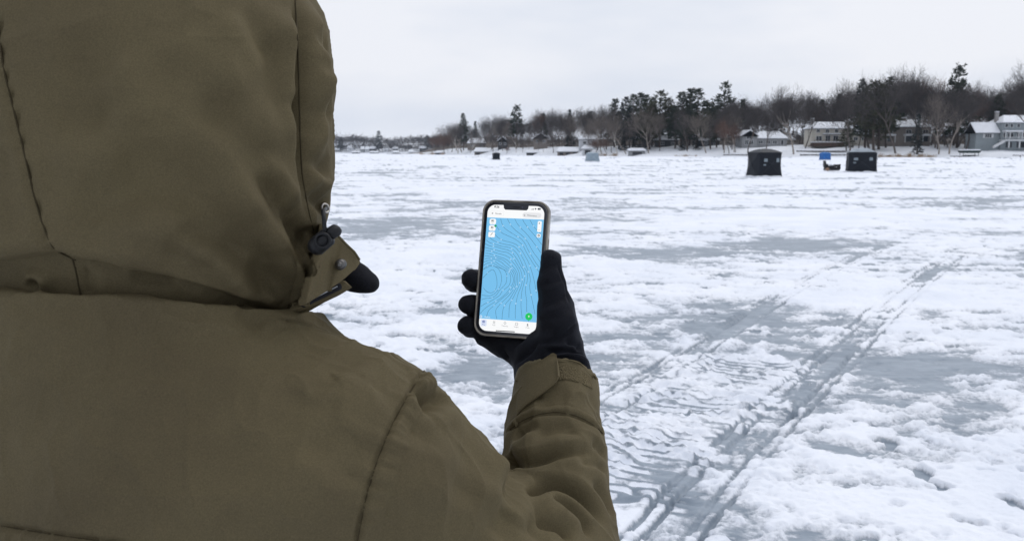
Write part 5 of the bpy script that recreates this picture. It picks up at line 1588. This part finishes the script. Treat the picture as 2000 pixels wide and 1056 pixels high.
class House:
    def __init__(self, name, label, px, s, px_w, rz=0.0, Y=None, z=None, cat='house', group=None):
        if Y is None: p = spot(px, s)
        else: q = FARP(px, Y); p = np.array((q[0], q[1], z or 0.0))
        if z is not None: p[2] = z
        self.Y = p[1]; self.k = p[1] * 1.009 / FPX
        self.o = empty(name, tuple(p), label, cat, group); self.p = p; self.rz = rz
        self.o.rotation_euler = (0, 0, rz); self.o.matrix_world = Matrix.Translation(Vector(p)) @ Matrix.Rotation(rz, 4, 'Z')
        self.px = px; self.zb = p[2]
    def X(self, px): return (px - self.px) * self.k
    def Z(self, py): return HZ(py, self.Y) - self.zb
    def part(self, name, mb, m, parent=None):
        o = mb.build(name, m)
        o.parent = parent or self.o
        return o
    def wall(self, x0, x1, z0, z1, y0, y1, m, gable=0.0, axis='y'):
        mb = MB()
        mb.box(((x0 + x1) / 2, (y0 + y1) / 2, (z0 + z1) / 2), (x1 - x0, y1 - y0, z1 - z0))
        if gable:
            if axis == 'y': mb.prism([(x0 + .02, z1), (x1 - .02, z1), ((x0 + x1) / 2, z1 + gable)], (1, 0, 0), (0, 0, 1), (0, 1, 0), (0, y0 + .02, 0), y1 - y0 - .04)
            else: mb.prism([(y0 + .02, z1), (y1 - .02, z1), ((y0 + y1) / 2, z1 + gable)], (0, 1, 0), (0, 0, 1), (1, 0, 0), (x0 + .02, 0, 0), x1 - x0 - .04)
        return self.part('wall', mb, m)
    def roof(self, x0, x1, y0, y1, z, rise, hip, over=.5, axis='x', snow=.38, m=CHAR):
        cx, cy = (x0 + x1) / 2, (y0 + y1) / 2
        fn = roof_shape if axis == 'x' else roof_shape_y
        V, F = fn(x1 - x0, y1 - y0, z, rise, over, hip, .14)
        r = self.part('roof', MB().add([(a + cx, b + cy, c) for a, b, c in V], F), m)
        V, F = fn(x1 - x0, y1 - y0, z + .143, rise, over - .04, hip, snow)
        self.part('snow_layer', MB().add([(a + cx, b + cy, c) for a, b, c in V], F), RSNOW, r)
        return r
    def window(self, x, z, w, h, y, panes=1, m=TRIM, name='window'):
        mb = MB(); t = .12
        mb.box((x, y - .03, z + h / 2 - t / 2), (w, .1, t)).box((x, y - .03, z - h / 2 + t / 2), (w, .1, t))
        for i in range(panes + 1):
            xx = x - w / 2 + t / 2 + (w - t) * i / panes
            mb.box((xx, y - .035, z), (t, .1, h - 2 * t))
        f = self.part(name, mb, m)
        for i in range(panes):
            xa = x - w / 2 + t + (w - t) * i / panes; xb = x - w / 2 + (w - t) * (i + 1) / panes
            self.part('pane', MB().box(((xa + xb) / 2, y - .02, z), (xb - xa, .05, h - 2 * t)), PANE, f)
        return f
    def box(self, name, c, s, m, parent=None): return self.part(name, MB().box(c, s), m, parent)

# pale two storey house with deck
h = House('lake_house', 'pale two storey house with hipped snowy roof and brown deck', 1606, 34, 67)
xa, xb = h.X(1573), h.X(1652); z1 = h.Z(254)
h.wall(xa, xb, -1, z1, 0, 9, SIDE['greige']); h.roof(xa, xb, 0, 9, z1, h.Z(242) - z1, 3.2, .6)
ch = h.box('chimney', (h.X(1580), 4.0, h.Z(241)), (1.3, 1.3, 3.0), BRICK); h.box('snow_cap', (h.X(1580), 4.0, h.Z(241) + 1.6), (1.4, 1.4, .25), RSNOW, ch)
for px in (1585, 1602.5, 1620): h.window(h.X(px), h.Z(257.5), 1.4, 1.4, 0, 2)
h.window(h.X(1587), h.Z(271.5), 2.4, 2.0, 0, 2); h.window(h.X(1604), h.Z(271.5), 2.0, 2.4, 0, 2, TRIM, 'door'); h.window(h.X(1619), h.Z(271.5), 2.0, 2.2, 0, 2)
pr = h.box('porch_roof', (h.X(1610), -.9, h.Z(264)), (h.X(1627) - h.X(1594), 1.75, .2), CHAR); h.box('snow_layer', (h.X(1610), -.9, h.Z(264) + .26), (h.X(1627) - h.X(1594), 1.7, .3), RSNOW, pr)
dk = h.box('deck', (h.X(1600), -2.2, h.Z(283)), (h.X(1629) - h.X(1571), 4.0, 1.6), WOODB); h.box('snow_layer', (h.X(1600), -2.2, h.Z(283) + .95), (h.X(1629) - h.X(1571), 3.9, .3), RSNOW, dk)
for k in range(9): h.box('rail_post', (h.X(1572 + k * 7.0), -4.1, h.Z(283) + 1.25), (.12, .1, .9), WOODB, dk)
h.box('rail', (h.X(1600), -4.1, h.Z(283) + 1.72), (h.X(1629) - h.X(1571), .12, .1), WOODB, dk)
for k in range(5): h.box('stair_tread', (h.X(1571) - .35 - k * .38, -3.2, h.Z(283) + .35 - k * .3), (.4, 1.2, .2), WOODB, dk)

# grey low house with gable
h = House('lake_house', 'grey low house with front gable and long snowy roof behind the left black tent', 1482, 38, 90)
xa, xb, z1 = h.X(1437), h.X(1466), h.Z(268)
h.wall(xa, xb, -1, z1, -2.5, 8, SIDE['grey'], h.Z(258) - z1); h.roof(xa, xb, -2.5, 8, z1, h.Z(257.5) - z1, 0, .5, 'y')
h.window(h.X(1446), h.Z(279), 1.5, 2.0, -2.5, 2); h.window(h.X(1455), h.Z(279), 1.5, 2.0, -2.5, 2); h.window(h.X(1450), h.Z(269.5), 2.0, 1.3, -2.5, 2)
xa, xb, z1 = h.X(1466.6), h.X(1526), h.Z(272.5)
h.wall(xa, xb, -1, z1, 0, 8, SIDE['grey']); h.roof(xa + .6, xb, 0, 8, z1, h.Z(260) - z1, 2.5, .5)
for px in (1476, 1490, 1503): h.window(h.X(px), h.Z(278.5), 1.8, 1.3, 0, 2)
h.window(h.X(1517), h.Z(279), 1.1, 2.1, 0, 1, TRIM, 'door')

# brown house, white balconies
h = House('lake_house', 'brown house with snowy hipped roof and white balcony edges left of the tallest pine', 1757, 40, 88)
xa, xb, z1 = h.X(1714), h.X(1800), h.Z(251)
h.wall(xa, xb, -1, z1, 0, 9, SIDE['brown']); h.roof(xa, xb, 0, 9, z1, h.Z(238) - z1, 4.2, .6)
ch = h.box('chimney', (h.X(1756), 4, h.Z(239)), (1.5, 1.2, 2.6), SIDE['brown']); h.box('snow_cap', (h.X(1756), 4, h.Z(239) + 1.42), (1.6, 1.3, .24), RSNOW, ch)
for a, b in ((1713, 1731), (1748, 1768), (1782, 1798)):
    bl = h.box('balcony', ((h.X(a) + h.X(b)) / 2, -.8, h.Z(265)), (h.X(b) - h.X(a), 1.5, .7), TRIM)
    h.window((h.X(a) + h.X(b)) / 2, h.Z(259), 2.2, 1.6, 0, 2); h.window((h.X(a) + h.X(b)) / 2, h.Z(272), 2.4, 2.2, 0, 2, CHAR, 'door')
    for px in (a + 1, b - 1): h.box('balcony_post', (h.X(px), -1.4, h.Z(273)), (.2, .2, 2.6), TRIM, bl)

# blue grey house with walk-out deck
h = House('lake_house', 'blue grey house with white deck and outside stair at the right edge', 1945, 20, 110)
xa, xb, z1 = h.X(1890), h.X(1935), h.Z(262)
h.wall(xa, xb, -1, z1, 1, 8, SIDE['blue']); h.roof(xa, xb - .55, 1, 8, z1, h.Z(243) - z1, 0.0, .55)
h.window(h.X(1913.5), h.Z(266.5), 2.4, 1.5, 1, 3)
for sx in (-1, 1): h.box('shutter', (h.X(1913.5) + sx * 1.6, .95, h.Z(266.5)), (.5, .08, 1.5), TRIM)
xa, xb, z1 = h.X(1935.2), h.X(2040), h.Z(243)
h.wall(xa, xb, -1.5, z1, 0, 10, SIDE['blue']); h.roof(xa + .6, xb, 0, 10, z1, h.Z(229.5) - z1, 3.0, .5)
ch = h.box('chimney', (h.X(1938.5), 5, h.Z(232)), (1.1, 1.1, 4.2), BRICK); h.box('snow_cap', (h.X(1938.5), 5, h.Z(232) + 2.2), (1.2, 1.2, .22), RSNOW, ch)
for px in (1944, 1954, 1967, 1989, 2006): h.window(h.X(px), h.Z(247.5), 1.2, 1.3, 0, 1)
for px, w in ((1941, .8), (1953, 2.2), (1968, 1.2), (1977, 1.0), (1990, 1.0), (2004, 1.2)): h.window(h.X(px), h.Z(265), w, 1.7, 0, max(1, int(w)))
pr = h.box('porch_roof', (h.X(1953.5), -1.1, h.Z(258.8)), (h.X(1971) - h.X(1937), 2.1, .25), TRIM); h.box('snow_layer', (h.X(1953.5), -1.1, h.Z(258.8) + .28), (h.X(1971) - h.X(1937), 2.0, .28), RSNOW, pr)
for px in (1938, 1946, 1962.5, 1969.5): h.box('porch_post', (h.X(px), -2.05, h.Z(266)), (.22, .2, 2.3), TRIM, pr)
dk = h.box('deck', (h.X(1985), -1.9, h.Z(275.2)), (h.X(2040) - h.X(1933), 3.6, .42), TRIM)
for k in range(36): h.box('baluster', (h.X(1934 + k * 2.9), -3.6, h.Z(275.2) + .62), (.06, .06, .82), TRIM, dk)
h.box('rail', (h.X(1985), -3.6, h.Z(275.2) + 1.08), (h.X(2040) - h.X(1933), .1, .1), TRIM, dk)
for px in (1941, 1961, 1990, 2015): h.box('deck_post', (h.X(px), -3.4, h.Z(283.5)), (.35, .3, 2.35), TRIM, dk)
for px in (1951, 1972, 1981, 2000): h.window(h.X(px), h.Z(283.5), 2.2, 2.0, 0, 2, CHAR, 'door')
st_ = MB().prism([(h.X(1934), h.Z(274)), (h.X(1934), h.Z(278)), (h.X(1913), h.Z(290)), (h.X(1913), h.Z(286))], (1, 0, 0), (0, 0, 1), (0, 1, 0), (0, -3.5, 0), 1.1)
h.part('stair', st_, TRIM)

# further houses half hidden in the wood
def cottage(px, s, w_px, eave, ridge, base, col, label, axis='x', rz=0.0, hip=0.0, wins=2, depth=8.0, grp=None):
    h = House('lake_house', label, px, s, w_px, rz, group=grp)
    w = w_px * h.k; z1 = h.Z(eave)
    h.wall(-w / 2, w / 2, min(-1, h.Z(base) - 1), z1, 0, depth, SIDE[col], (h.Z(ridge) - z1) if hip == 0 else 0, 'y' if axis == 'y' else 'x')
    h.roof(-w / 2, w / 2, 0, depth, z1, h.Z(ridge) - z1, hip, .5, axis)
    for i in range(wins): h.window(-w / 2 + w * (i + .5) / wins, max(1.2, z1 - 1.5), min(1.6, w / wins * .6), 1.4, 0, 2)
    return h
cottage(1055, 34, 26, 272, 262, 288, 'brown', 'brown house with steep snowy gable left of the pointed spruce', 'y', wins=2)
cottage(1148, 26, 36, 274, 265, 286, 'white', 'pale house with snowy roof above the pale grey tent', 'x', hip=2)
cottage(1665, 40, 30, 265, 257, 275, 'greige', 'small snowy roofed house between the two storey house and the olive pine', 'x', hip=2.5)
cottage(932, 40, 34, 281, 272, 290, 'brown', 'brown cottage with snowy roof behind the leftmost boathouse', 'x', hip=2)
cottage(982, 34, 18, 277, 269, 292, 'dark', 'dark cottage with snowy gable behind the small black tent', 'y')
cottage(1298, 46, 40, 275, 268, 285, 'dark', 'dark house with snowy roof under the evergreen stand', 'x', hip=2)
cottage(1528, 58, 24, 275, 266, 285, 'greige', 'small house with snowy roof just left of the broad oak', 'x', hip=1.5)
cottage(1380, 50, 34, 276, 268, 285, 'dark', 'dark cottage with snowy roof below the layered pine', 'x', hip=1.5)
for i, (px, w, eave, ridge) in enumerate([(664, 9, 293, 290), (690, 11, 290, 285), (700, 14, 298, 296), (713, 7, 292, 287), (722, 8, 292, 287), (733, 12, 291, 287), (735, 16, 298, 296), (758, 10, 293, 287), (776, 10, 291, 287), (777, 12, 298, 295), (806, 9, 297, 294), (829, 12, 290, 286)]):
    h = House('far_house', ORDP[i] + ' tiny snowy roofed house on the far shore', px, 0, w, Y=1352.0 + (0 if eave > 295 else 18), z=.2 if eave > 295 else 2.6, cat='house', group='houses on the far shore')
    ww = w * h.k; z1 = h.Z(eave); h.wall(-ww / 2, ww / 2, -1, z1, 0, 9, SIDE[('grey', 'white', 'dark')[i % 3]]); h.roof(-ww / 2, ww / 2, 0, 9, z1, max(1.2, h.Z(ridge) - z1), 1.0, .6, snow=.6)
    h.window(0, z1 - 1.5, 1.8, 1.4, 0, 1)

# boathouses and covered boats at the ice edge
def boathouse(px, s, w_px, top, eave, base, col, label, openings=2, depth=6.0):
    h = House('boathouse', label, px, s, w_px, cat='boathouse')
    w = w_px * h.k; z0 = max(h.Z(base), -.4); z1 = h.Z(eave)
    h.wall(-w / 2, w / 2, z0 - .3, z1, 0, depth, SIDE[col])
    h.roof(-w / 2, w / 2, 0, depth, z1, max(.4, h.Z(top) - z1 - .5), 1.0, .5, snow=.55)
    for i in range(openings): h.window(-w / 2 + w * (i + .5) / openings, (z0 + z1) / 2, w / openings * .6, (z1 - z0) * .7, 0, 1, CHAR, 'door')
boathouse(941, 2, 26, 289, 297, 304, 'brown', 'low boathouse under thick snow left of the small black tent')
boathouse(1107, 2, 38, 288, 297, 304, 'brown', 'long low boathouse with rounded snow left of the pale grey tent', 3)
boathouse(1240, 2, 30, 290, 295.5, 304, 'grey', 'small grey boathouse with snow lid right of the pale grey tent', 1, 4)
boathouse(862, 2, 18, 295, 299, 303.5, 'dark', 'snow buried shed at the left tip of the near shore', 1, 4)
boathouse(1040, 2, 24, 293, 299, 304, 'dark', 'snow buried dark shed right of the small black tent', 1, 4)
boathouse(1145, 3, 18, 285, 292, 303, 'white', 'white boathouse directly left of the pale grey tent', 1, 5)

# boat lift with green canopy
h = House('boat_lift', 'dark green canopy boat lift under snow before the blue grey house', 1881, 1.0, 44, cat='boat lift')
GREENC = mat('dark_green_canopy', (.018, .032, .030), .6, .3)
w = 38 * h.k
cn = h.part('canopy', MB().prism([(-w / 2, 2.05), (w / 2, 2.05), (w / 2 - .4, 1.35), (w / 2 - 1.0, 1.15), (-w / 2 + 1.2, 1.15), (-w / 2 + .5, 1.35)], (1, 0, 0), (0, 0, 1), (0, 1, 0), (0, 0, 0), 3.0), GREENC)
h.part('snow_layer', MB().prism([(-w / 2 + .1, 2.055), (w / 2 - .1, 2.055), (w / 2 - .5, 2.45), (-w / 2 + .5, 2.45)], (1, 0, 0), (0, 0, 1), (0, 1, 0), (0, .05, 0), 2.9), RSNOW, cn)
for a in (-.38, .38):
    for b in (.3, 2.7): h.box('lift_post', (a * w, b, .5), (.12, .12, 1.35), GREENC)
h.box('cradle', (.4, 1.5, .25), (2.6, 2.2, .5), CHAR); h.box('beam', (-w * .2, .3, .22), (w * .9, .15, .15), CHAR)
def dock(px0, px1, py, s, label):
    h = House('dock', label, (px0 + px1) / 2, s, px1 - px0, cat='dock'); w = (px1 - px0) * h.k; z = max(.35, h.Z(py))
    dk = h.box('planking', (0, 0, z), (w, 1.4, .18), WOODB); h.box('snow_layer', (0, 0, z + .22), (w * .98, 1.3, .24), RSNOW, dk)
    for k in range(max(2, int(w / 3))): h.box('dock_post', (-w / 2 + w * (k + .5) / max(2, int(w / 3)), -.5, z / 2 - .2), (.18, .18, z + .3), WOODB)
dock(1962, 2030, 303.5, -2, 'low snowy dock at the right edge below the blue grey house')
dock(1842, 1862, 305, -2, 'short dock section beside the boat lift')
def stone_wall(px0, px1, s, hgt, label):
    p0, p1 = spot(px0, s), spot(px1, s); o = empty('retaining_wall', tuple((p0 + p1) / 2), label, 'wall')
    n = int(np.linalg.norm(p1 - p0) / 1.3); R = random.Random(int(px0))
    m = mat('wall_stone', (.13, .115, .105), .95, .2, .3, 1.5)
    base = MB().box((0, 0, 0), (1.24, .5, hgt)).mesh('stone')
    bs = [base, MB().box((0, 0, 0), (1.24, .6, hgt * .92)).mesh('stone')]
    for i in range(n):
        q = p0 + (p1 - p0) * (i + .5) / n
        st = link('stone', bs[i % 2], m); st.parent = o; st.location = Vector(q - (p0 + p1) / 2) + Vector((0, R.uniform(-.06, .06), hgt * .35))
    sn = MB().box((0, .1, hgt * .95), (np.linalg.norm(p1 - p0), .9, .25), math.atan2(p1[1] - p0[1], p1[0] - p0[0])).build('snow_cap', RSNOW); sn.parent = o
stone_wall(1545, 1640, 14, .55, 'long low stone wall below the deck of the two storey house')
stone_wall(1552, 1642, 2.5, .45, 'low dark stone edging at the ice behind the blue tent')
stone_wall(1405, 1462, 2.5, .4, 'low stone edging at the ice left of the left black tent')

# ================================================================== ICE FISHING SHELTERS
TENT = {'black': (mat('black_tent_cloth', (.007, .010, .016), .6, .25, .15, 2), mat('grey_tent_cloth', (.018, .023, .030), .6, .35, .15, 2)),
        'blue': (mat('blue_tent_cloth', (.010, .105, .34), .55, .35, .15, 2), mat('light_blue_tent_cloth', (.02, .17, .46), .55, .35, .1, 2)),
        'grey': (mat('grey_blue_tent_cloth', (.25, .31, .36), .7, .3, .12, 2), mat('pale_tent_cloth', (.42, .48, .53), .7, .3, .1, 2))}
WIN = mat('frosted_tent_window', (.20, .24, .27), .3, .5)
FROST = mat('snow_skirt', (.82, .84, .88), .9, .2, .04, 2, .4, 6)
def tent(name, label, px, base_py, w_px, top_py, col, rz, waist=.06, hubs=.16, taper=1.0, snowtop=False, win=True, eave=.80, roofm=1):
    g = G(px, base_py); k = g[1] * 1.009 / FPX; w = w_px * k / (abs(math.cos(rz)) + .85 * abs(math.sin(rz))); H = HZ(top_py, g[1])
    o = empty(name, (g[0], g[1] + w / 2, .045), label, 'tent', 'ice fishing shelters'); o.rotation_euler = (0, 0, rz)
    he = H * eave; hw = w / 2; cloth, roofc = TENT[col]
    def at(part): part.parent = o; return part
    def edge(a, b, n=8, bow=0.0):
        return [np.array(a) + (np.array(b) - np.array(a)) * t + np.array((0, 0, 0)) for t in np.linspace(0, 1, n)]
    corners_b = [(-hw, -hw), (hw, -hw), (hw, hw), (-hw, hw)]
    tw = hw * taper
    corners_t = [(-tw, -tw), (tw, -tw), (tw, tw), (-tw, tw)]
    walls = []
    n = 12
    for s in range(4):
        b0, b1 = np.array(corners_b[s] + (.0,)), np.array(corners_b[(s + 1) % 4] + (.0,)); t0, t1 = np.array(corners_t[s] + (he,)), np.array(corners_t[(s + 1) % 4] + (he,))
        nrm = np.array(((b0 + b1) / 2)[:2].tolist() + [0.0]); nrm /= np.linalg.norm(nrm)
        V = []
        for j in range(n + 1):
            v = j / n; inset = waist * hw * math.sin(math.pi * v) * 1.0
            for i in range(n + 1):
                u = i / n
                p = (b0 * (1 - u) + b1 * u) * (1 - v) + (t0 * (1 - u) + t1 * u) * v
                p = p * np.array((1 - inset / hw, 1 - inset / hw, 1))
                pyr = 1 - max(abs(2 * u - 1), abs(2 * v - 1))              # hub pushed out, four taut triangles
                p = p + nrm * (hubs * hw * pyr); V.append(p)
        idx = np.arange((n + 1) ** 2).reshape(n + 1, n + 1)
        F = np.stack([idx[:-1, :-1], idx[:-1, 1:], idx[1:, 1:], idx[1:, :-1]], -1).reshape(-1, 4)
        wl_ = at(link('wall', mesh_np('tent_wall', np.array(V), F), cloth)); walls.append(wl_)
        # poles crossing the panel
        V = np.array(V).reshape(n + 1, n + 1, 3)
        for diag in ((lambda i: (i, i)), (lambda i: (i, n - i))):
            pts = [V[diag(i)] + nrm * .006 for i in range(n + 1)]
            MB().tube(pts, .013, 5).build('pole', roofc).parent = wl_
        if win and s in (0, 1):
            tng = (b1 - b0) / np.linalg.norm(b1 - b0)
            for uu, zz, ww, hh in ((.26, .68, .15, .13), (.80, .68, .12, .16), (.22, .49, .10, .06)):
                c = (b0 + (b1 - b0) * uu) * (1 - waist) + np.array((0, 0, he * zz)) + nrm * (hubs * hw * (1 - max(abs(2 * uu - 1), abs(2 * zz - 1))) + .02)
                w_ = MB().prism([(-ww * w / 2, -hh * he / 2), (ww * w / 2, -hh * he / 2), (ww * w / 2 * .9, hh * he / 2), (-ww * w / 2 * .9, hh * he / 2)], tng, (0, 0, 1), nrm, c, .012).build('window', WIN); w_.parent = wl_
    apex = np.array((0, 0, H))
    V = []; F = []; rn = 6
    for s in range(4):
        a, b = np.array(corners_t[s] + (he,)), np.array(corners_t[(s + 1) % 4] + (he,))
        base = len(V)
        for j in range(rn + 1):
            v = j / rn
            for i in range(rn + 1):
                p = (a + (b - a) * i / rn) * (1 - v) + apex * v
                p[2] += (H - he) * .22 * math.sin(math.pi * v); V.append(p)
        idx = base + np.arange((rn + 1) ** 2).reshape(rn + 1, rn + 1)
        F += np.stack([idx[:-1, :-1], idx[:-1, 1:], idx[1:, 1:], idx[1:, :-1]], -1).reshape(-1, 4).tolist()
    r = at(link('roof', mesh_np('tent_roof', np.array(V), np.array(F)), roofc if roofm else cloth))
    if snowtop:
        V2 = np.array(V) * np.array((.96, .96, 1)) + np.array((0, 0, .05)); V2[:, 2] += .06 * np.clip((V2[:, 2] - he) / (H - he), 0, 1)
        link('snow_layer', mesh_np('tent_snow', V2, np.array(F), True), mat('thin_roof_snow', (.30, .34, .38), .8, .2, .2, 2)).parent = r
    # banked snow round the skirt
    R = random.Random(int(px)); pts = []
    for s in range(4):
        a, b = np.array(corners_b[s] + (0.,)), np.array(corners_b[(s + 1) % 4] + (0.,))
        pts += [a * 1.05 + (b - a) * 1.05 * t + np.array((R.uniform(-.08, .08), R.uniform(-.08, .08), R.uniform(-.03, .05))) for t in np.linspace(0, 1, 9)[:-1]]
    pts.append(pts[0])
    at(MB().tube(pts, [.03 + .05 * R.random() for _ in pts], 7).build('snow_skirt', FROST, None, True))
    return o
tent('hub_tent', 'larger black fishing tent with pale windows, nearest of the tents', 1499, 347, 59, 291.5, 'black', .22, .07, .17, .93, False, True, .86)
tent('hub_tent', 'black fishing tent with frosted grey roof beside the dark sled', 1692, 337.5, 64, 292.5, 'black', -.30, .05, .12, .95, True, True, .84)
tent('hub_tent', 'bright blue fishing tent between the black tents', 1614, 313, 18.5, 297.5, 'blue', .25, .03, .10, .95, False, False, .88, 1)
tent('hub_tent', 'pale grey fishing tent with sloping sides in mid lake', 1158, 316, 27, 297.5, 'grey', .12, .02, .06, .78, False, False, .90)
tent('hub_tent', 'smallest and farthest black fishing tent toward the left shore', 969, 312.5, 15, 298, 'black', .15, .05, .12, 1.0, False, False, .86)

# loaded sled
g0, g1 = G(1609, 334.5), G(1639, 334.5)
c = (g0 + g1) / 2; L = g1[0] - g0[0]
sled = empty('loaded_sled', (c[0], c[1], 0.05), 'low dark sled with upright seat back lying on the snow beside the right black tent', 'sled')
DARK = mat('dark_sled_plastic', (.016, .017, .019), .6, .3); TAN = mat('tan_pack_cloth', (.26, .17, .12), .9, .2, .2, 8)
def onsled(mb, name, m):
    o = mb.build(name, m); o.parent = sled; return o
onsled(MB().prism([(-L * .46, .10), (-L * .40, .02), (L * .42, .02), (L * .5, .16), (L * .5, .34), (L * .44, .30), (-L * .40, .26)], (1, 0, 0), (0, 0, 1), (0, 1, 0), (0, -.3, 0), .65), 'tub', DARK)
onsled(MB().prism([(-L * .50, .30), (-L * .40, .22), (-L * .24, .40), (-L * .30, .52), (-L * .42, .62), (-L * .46, .86), (-L * .52, .84)], (1, 0, 0), (0, 0, 1), (0, 1, 0), (0, -.22, 0), .45), 'seat_back', DARK)
onsled(MB().prism([(-L * .26, .27), (L * .10, .27), (L * .16, .38), (L * .02, .46), (-L * .16, .42)], (1, 0, 0), (0, 0, 1), (0, 1, 0), (0, -.24, 0), .5), 'load', DARK)
onsled(MB().prism([(L * .14, .31), (L * .5, .35), (L * .52, .56), (L * .36, .52), (L * .18, .54)], (1, 0, 0), (0, 0, 1), (0, 1, 0), (0, -.26, 0), .5), 'bin', DARK)
onsled(MB().prism([(-L * .5, .02), (-L * .36, .0), (-L * .30, .16), (-L * .38, .26), (-L * .5, .20)], (1, 0, 0), (0, 0, 1), (0, 1, 0), (0, -.62, 0), .28), 'pack', TAN)

# ================================================================== TROUSERS, BOOTS, OTHER GLOVE (below the frame)
def legs_sdf(p):
    d = capsule(p, FOOT + np.array((0, 0, .86)) - BR * .07, FOOT + np.array((0, 0, .86)) + BR * .07, .15, .15)
    for s in (-1, 1):
        hip = FOOT + BR * .09 * s + np.array((0, 0, .84)); kn = FOOT + BR * .11 * s + np.array((0, 0, .48)) + BF * .02; an = FOOT + BR * .12 * s + np.array((0, 0, .14))
        d = smin(d, smin(capsule(p, hip, kn, .115, .09), capsule(p, kn, an, .09, .078), .03), .04)
    return np.maximum(d, .12 - p[:, 2])
_V, _F = grid_sdf(legs_sdf, (FOOT[0] - .4, FOOT[1] - .4, .08), (FOOT[0] + .4, FOOT[1] + .4, 1.05), .016)
_V = project(legs_sdf, _V, 2); _V += sdf_grad(legs_sdf, _V) * (.006 * noise3(_V / .05))[:, None]
link('trousers', mesh_np('trousers', _V, _F, True), TROUSER_M, person)
for s in (-1, 1):
    an = FOOT + BR * .12 * s
    def boot(p, an=an):
        d = capsule(p, an + np.array((0, 0, .20)), an + np.array((0, 0, .10)), .072, .068)
        d = smin(d, capsule(p, an + np.array((0, 0, .075)) - BF * .03, an + np.array((0, 0, .065)) + BF * .16, .055, .052), .04)
        return np.maximum(d, .028 - p[:, 2])
    _V, _F = grid_sdf(boot, an + np.array((-.2, -.2, 0)), an + np.array((.3, .32, .34)), .010)
    link('boot', mesh_np('boot', project(boot, _V, 1), _F, True), BOOT_M, person)
def left_glove(p):
    fd = (WR_L - EL_L) / np.linalg.norm(WR_L - EL_L); a = WR_L; sd = np.cross(fd, (0, 0, 1.)); sd /= np.linalg.norm(sd); up = np.cross(sd, fd)
    d = capsule(p, a - fd * .02, a + fd * .03, .036, .034); d = smin(d, capsule(p, a + fd * .04 + up * .02, a + fd * .08 + up * .02, .024, .02), .02); d = smin(d, capsule(p, a + fd * .04 - up * .02, a + fd * .08 - up * .02, .024, .02), .02)
    for k, L in enumerate((.060, .072, .066, .050)):
        o = a + fd * .085 + up * (.030 - .020 * k); m = o + fd * L * .55 + sd * .012; d = smin(d, smin(capsule(p, o, m, .0105, .010), capsule(p, m, m + fd * L * .4 + sd * .022, .010, .009), .004), .004)
    o = a + fd * .03 + up * .03; return smin(d, smin(capsule(p, o, o + fd * .035 + up * .03 + sd * .01, .014, .012), capsule(p, o + fd * .035 + up * .03 + sd * .01, o + fd * .065 + up * .036 + sd * .016, .012, .010), .004), .006)
_V, _F = grid_sdf(left_glove, WR_L - .2, WR_L + .22, .005)
link('glove', mesh_np('left_glove', project(left_glove, _V, 1), _F, True), GLOVE_M, person)

# ================================================================== WINTER AIR
hz = MB().box((0, 1400, 26), (5200, 4200, 56)).build('haze', None)
hm = bpy.data.materials.new('winter_air'); hm.use_nodes = True
hn, hl = hm.node_tree.nodes, hm.node_tree.links
hn.clear(); ho = hn.new('ShaderNodeOutputMaterial'); hv = hn.new('ShaderNodeVolumePrincipled')
hv.inputs['Color'].default_value = (.72, .84, 1.0, 1); hv.inputs['Density'].default_value = 5e-5; hv.inputs['Anisotropy'].default_value = 0.0
hl.new(hv.outputs['Volume'], ho.inputs['Volume']); hz.data.materials.append(hm)
tag(hz, 'thin winter haze over the lake', None, None, 'stuff')
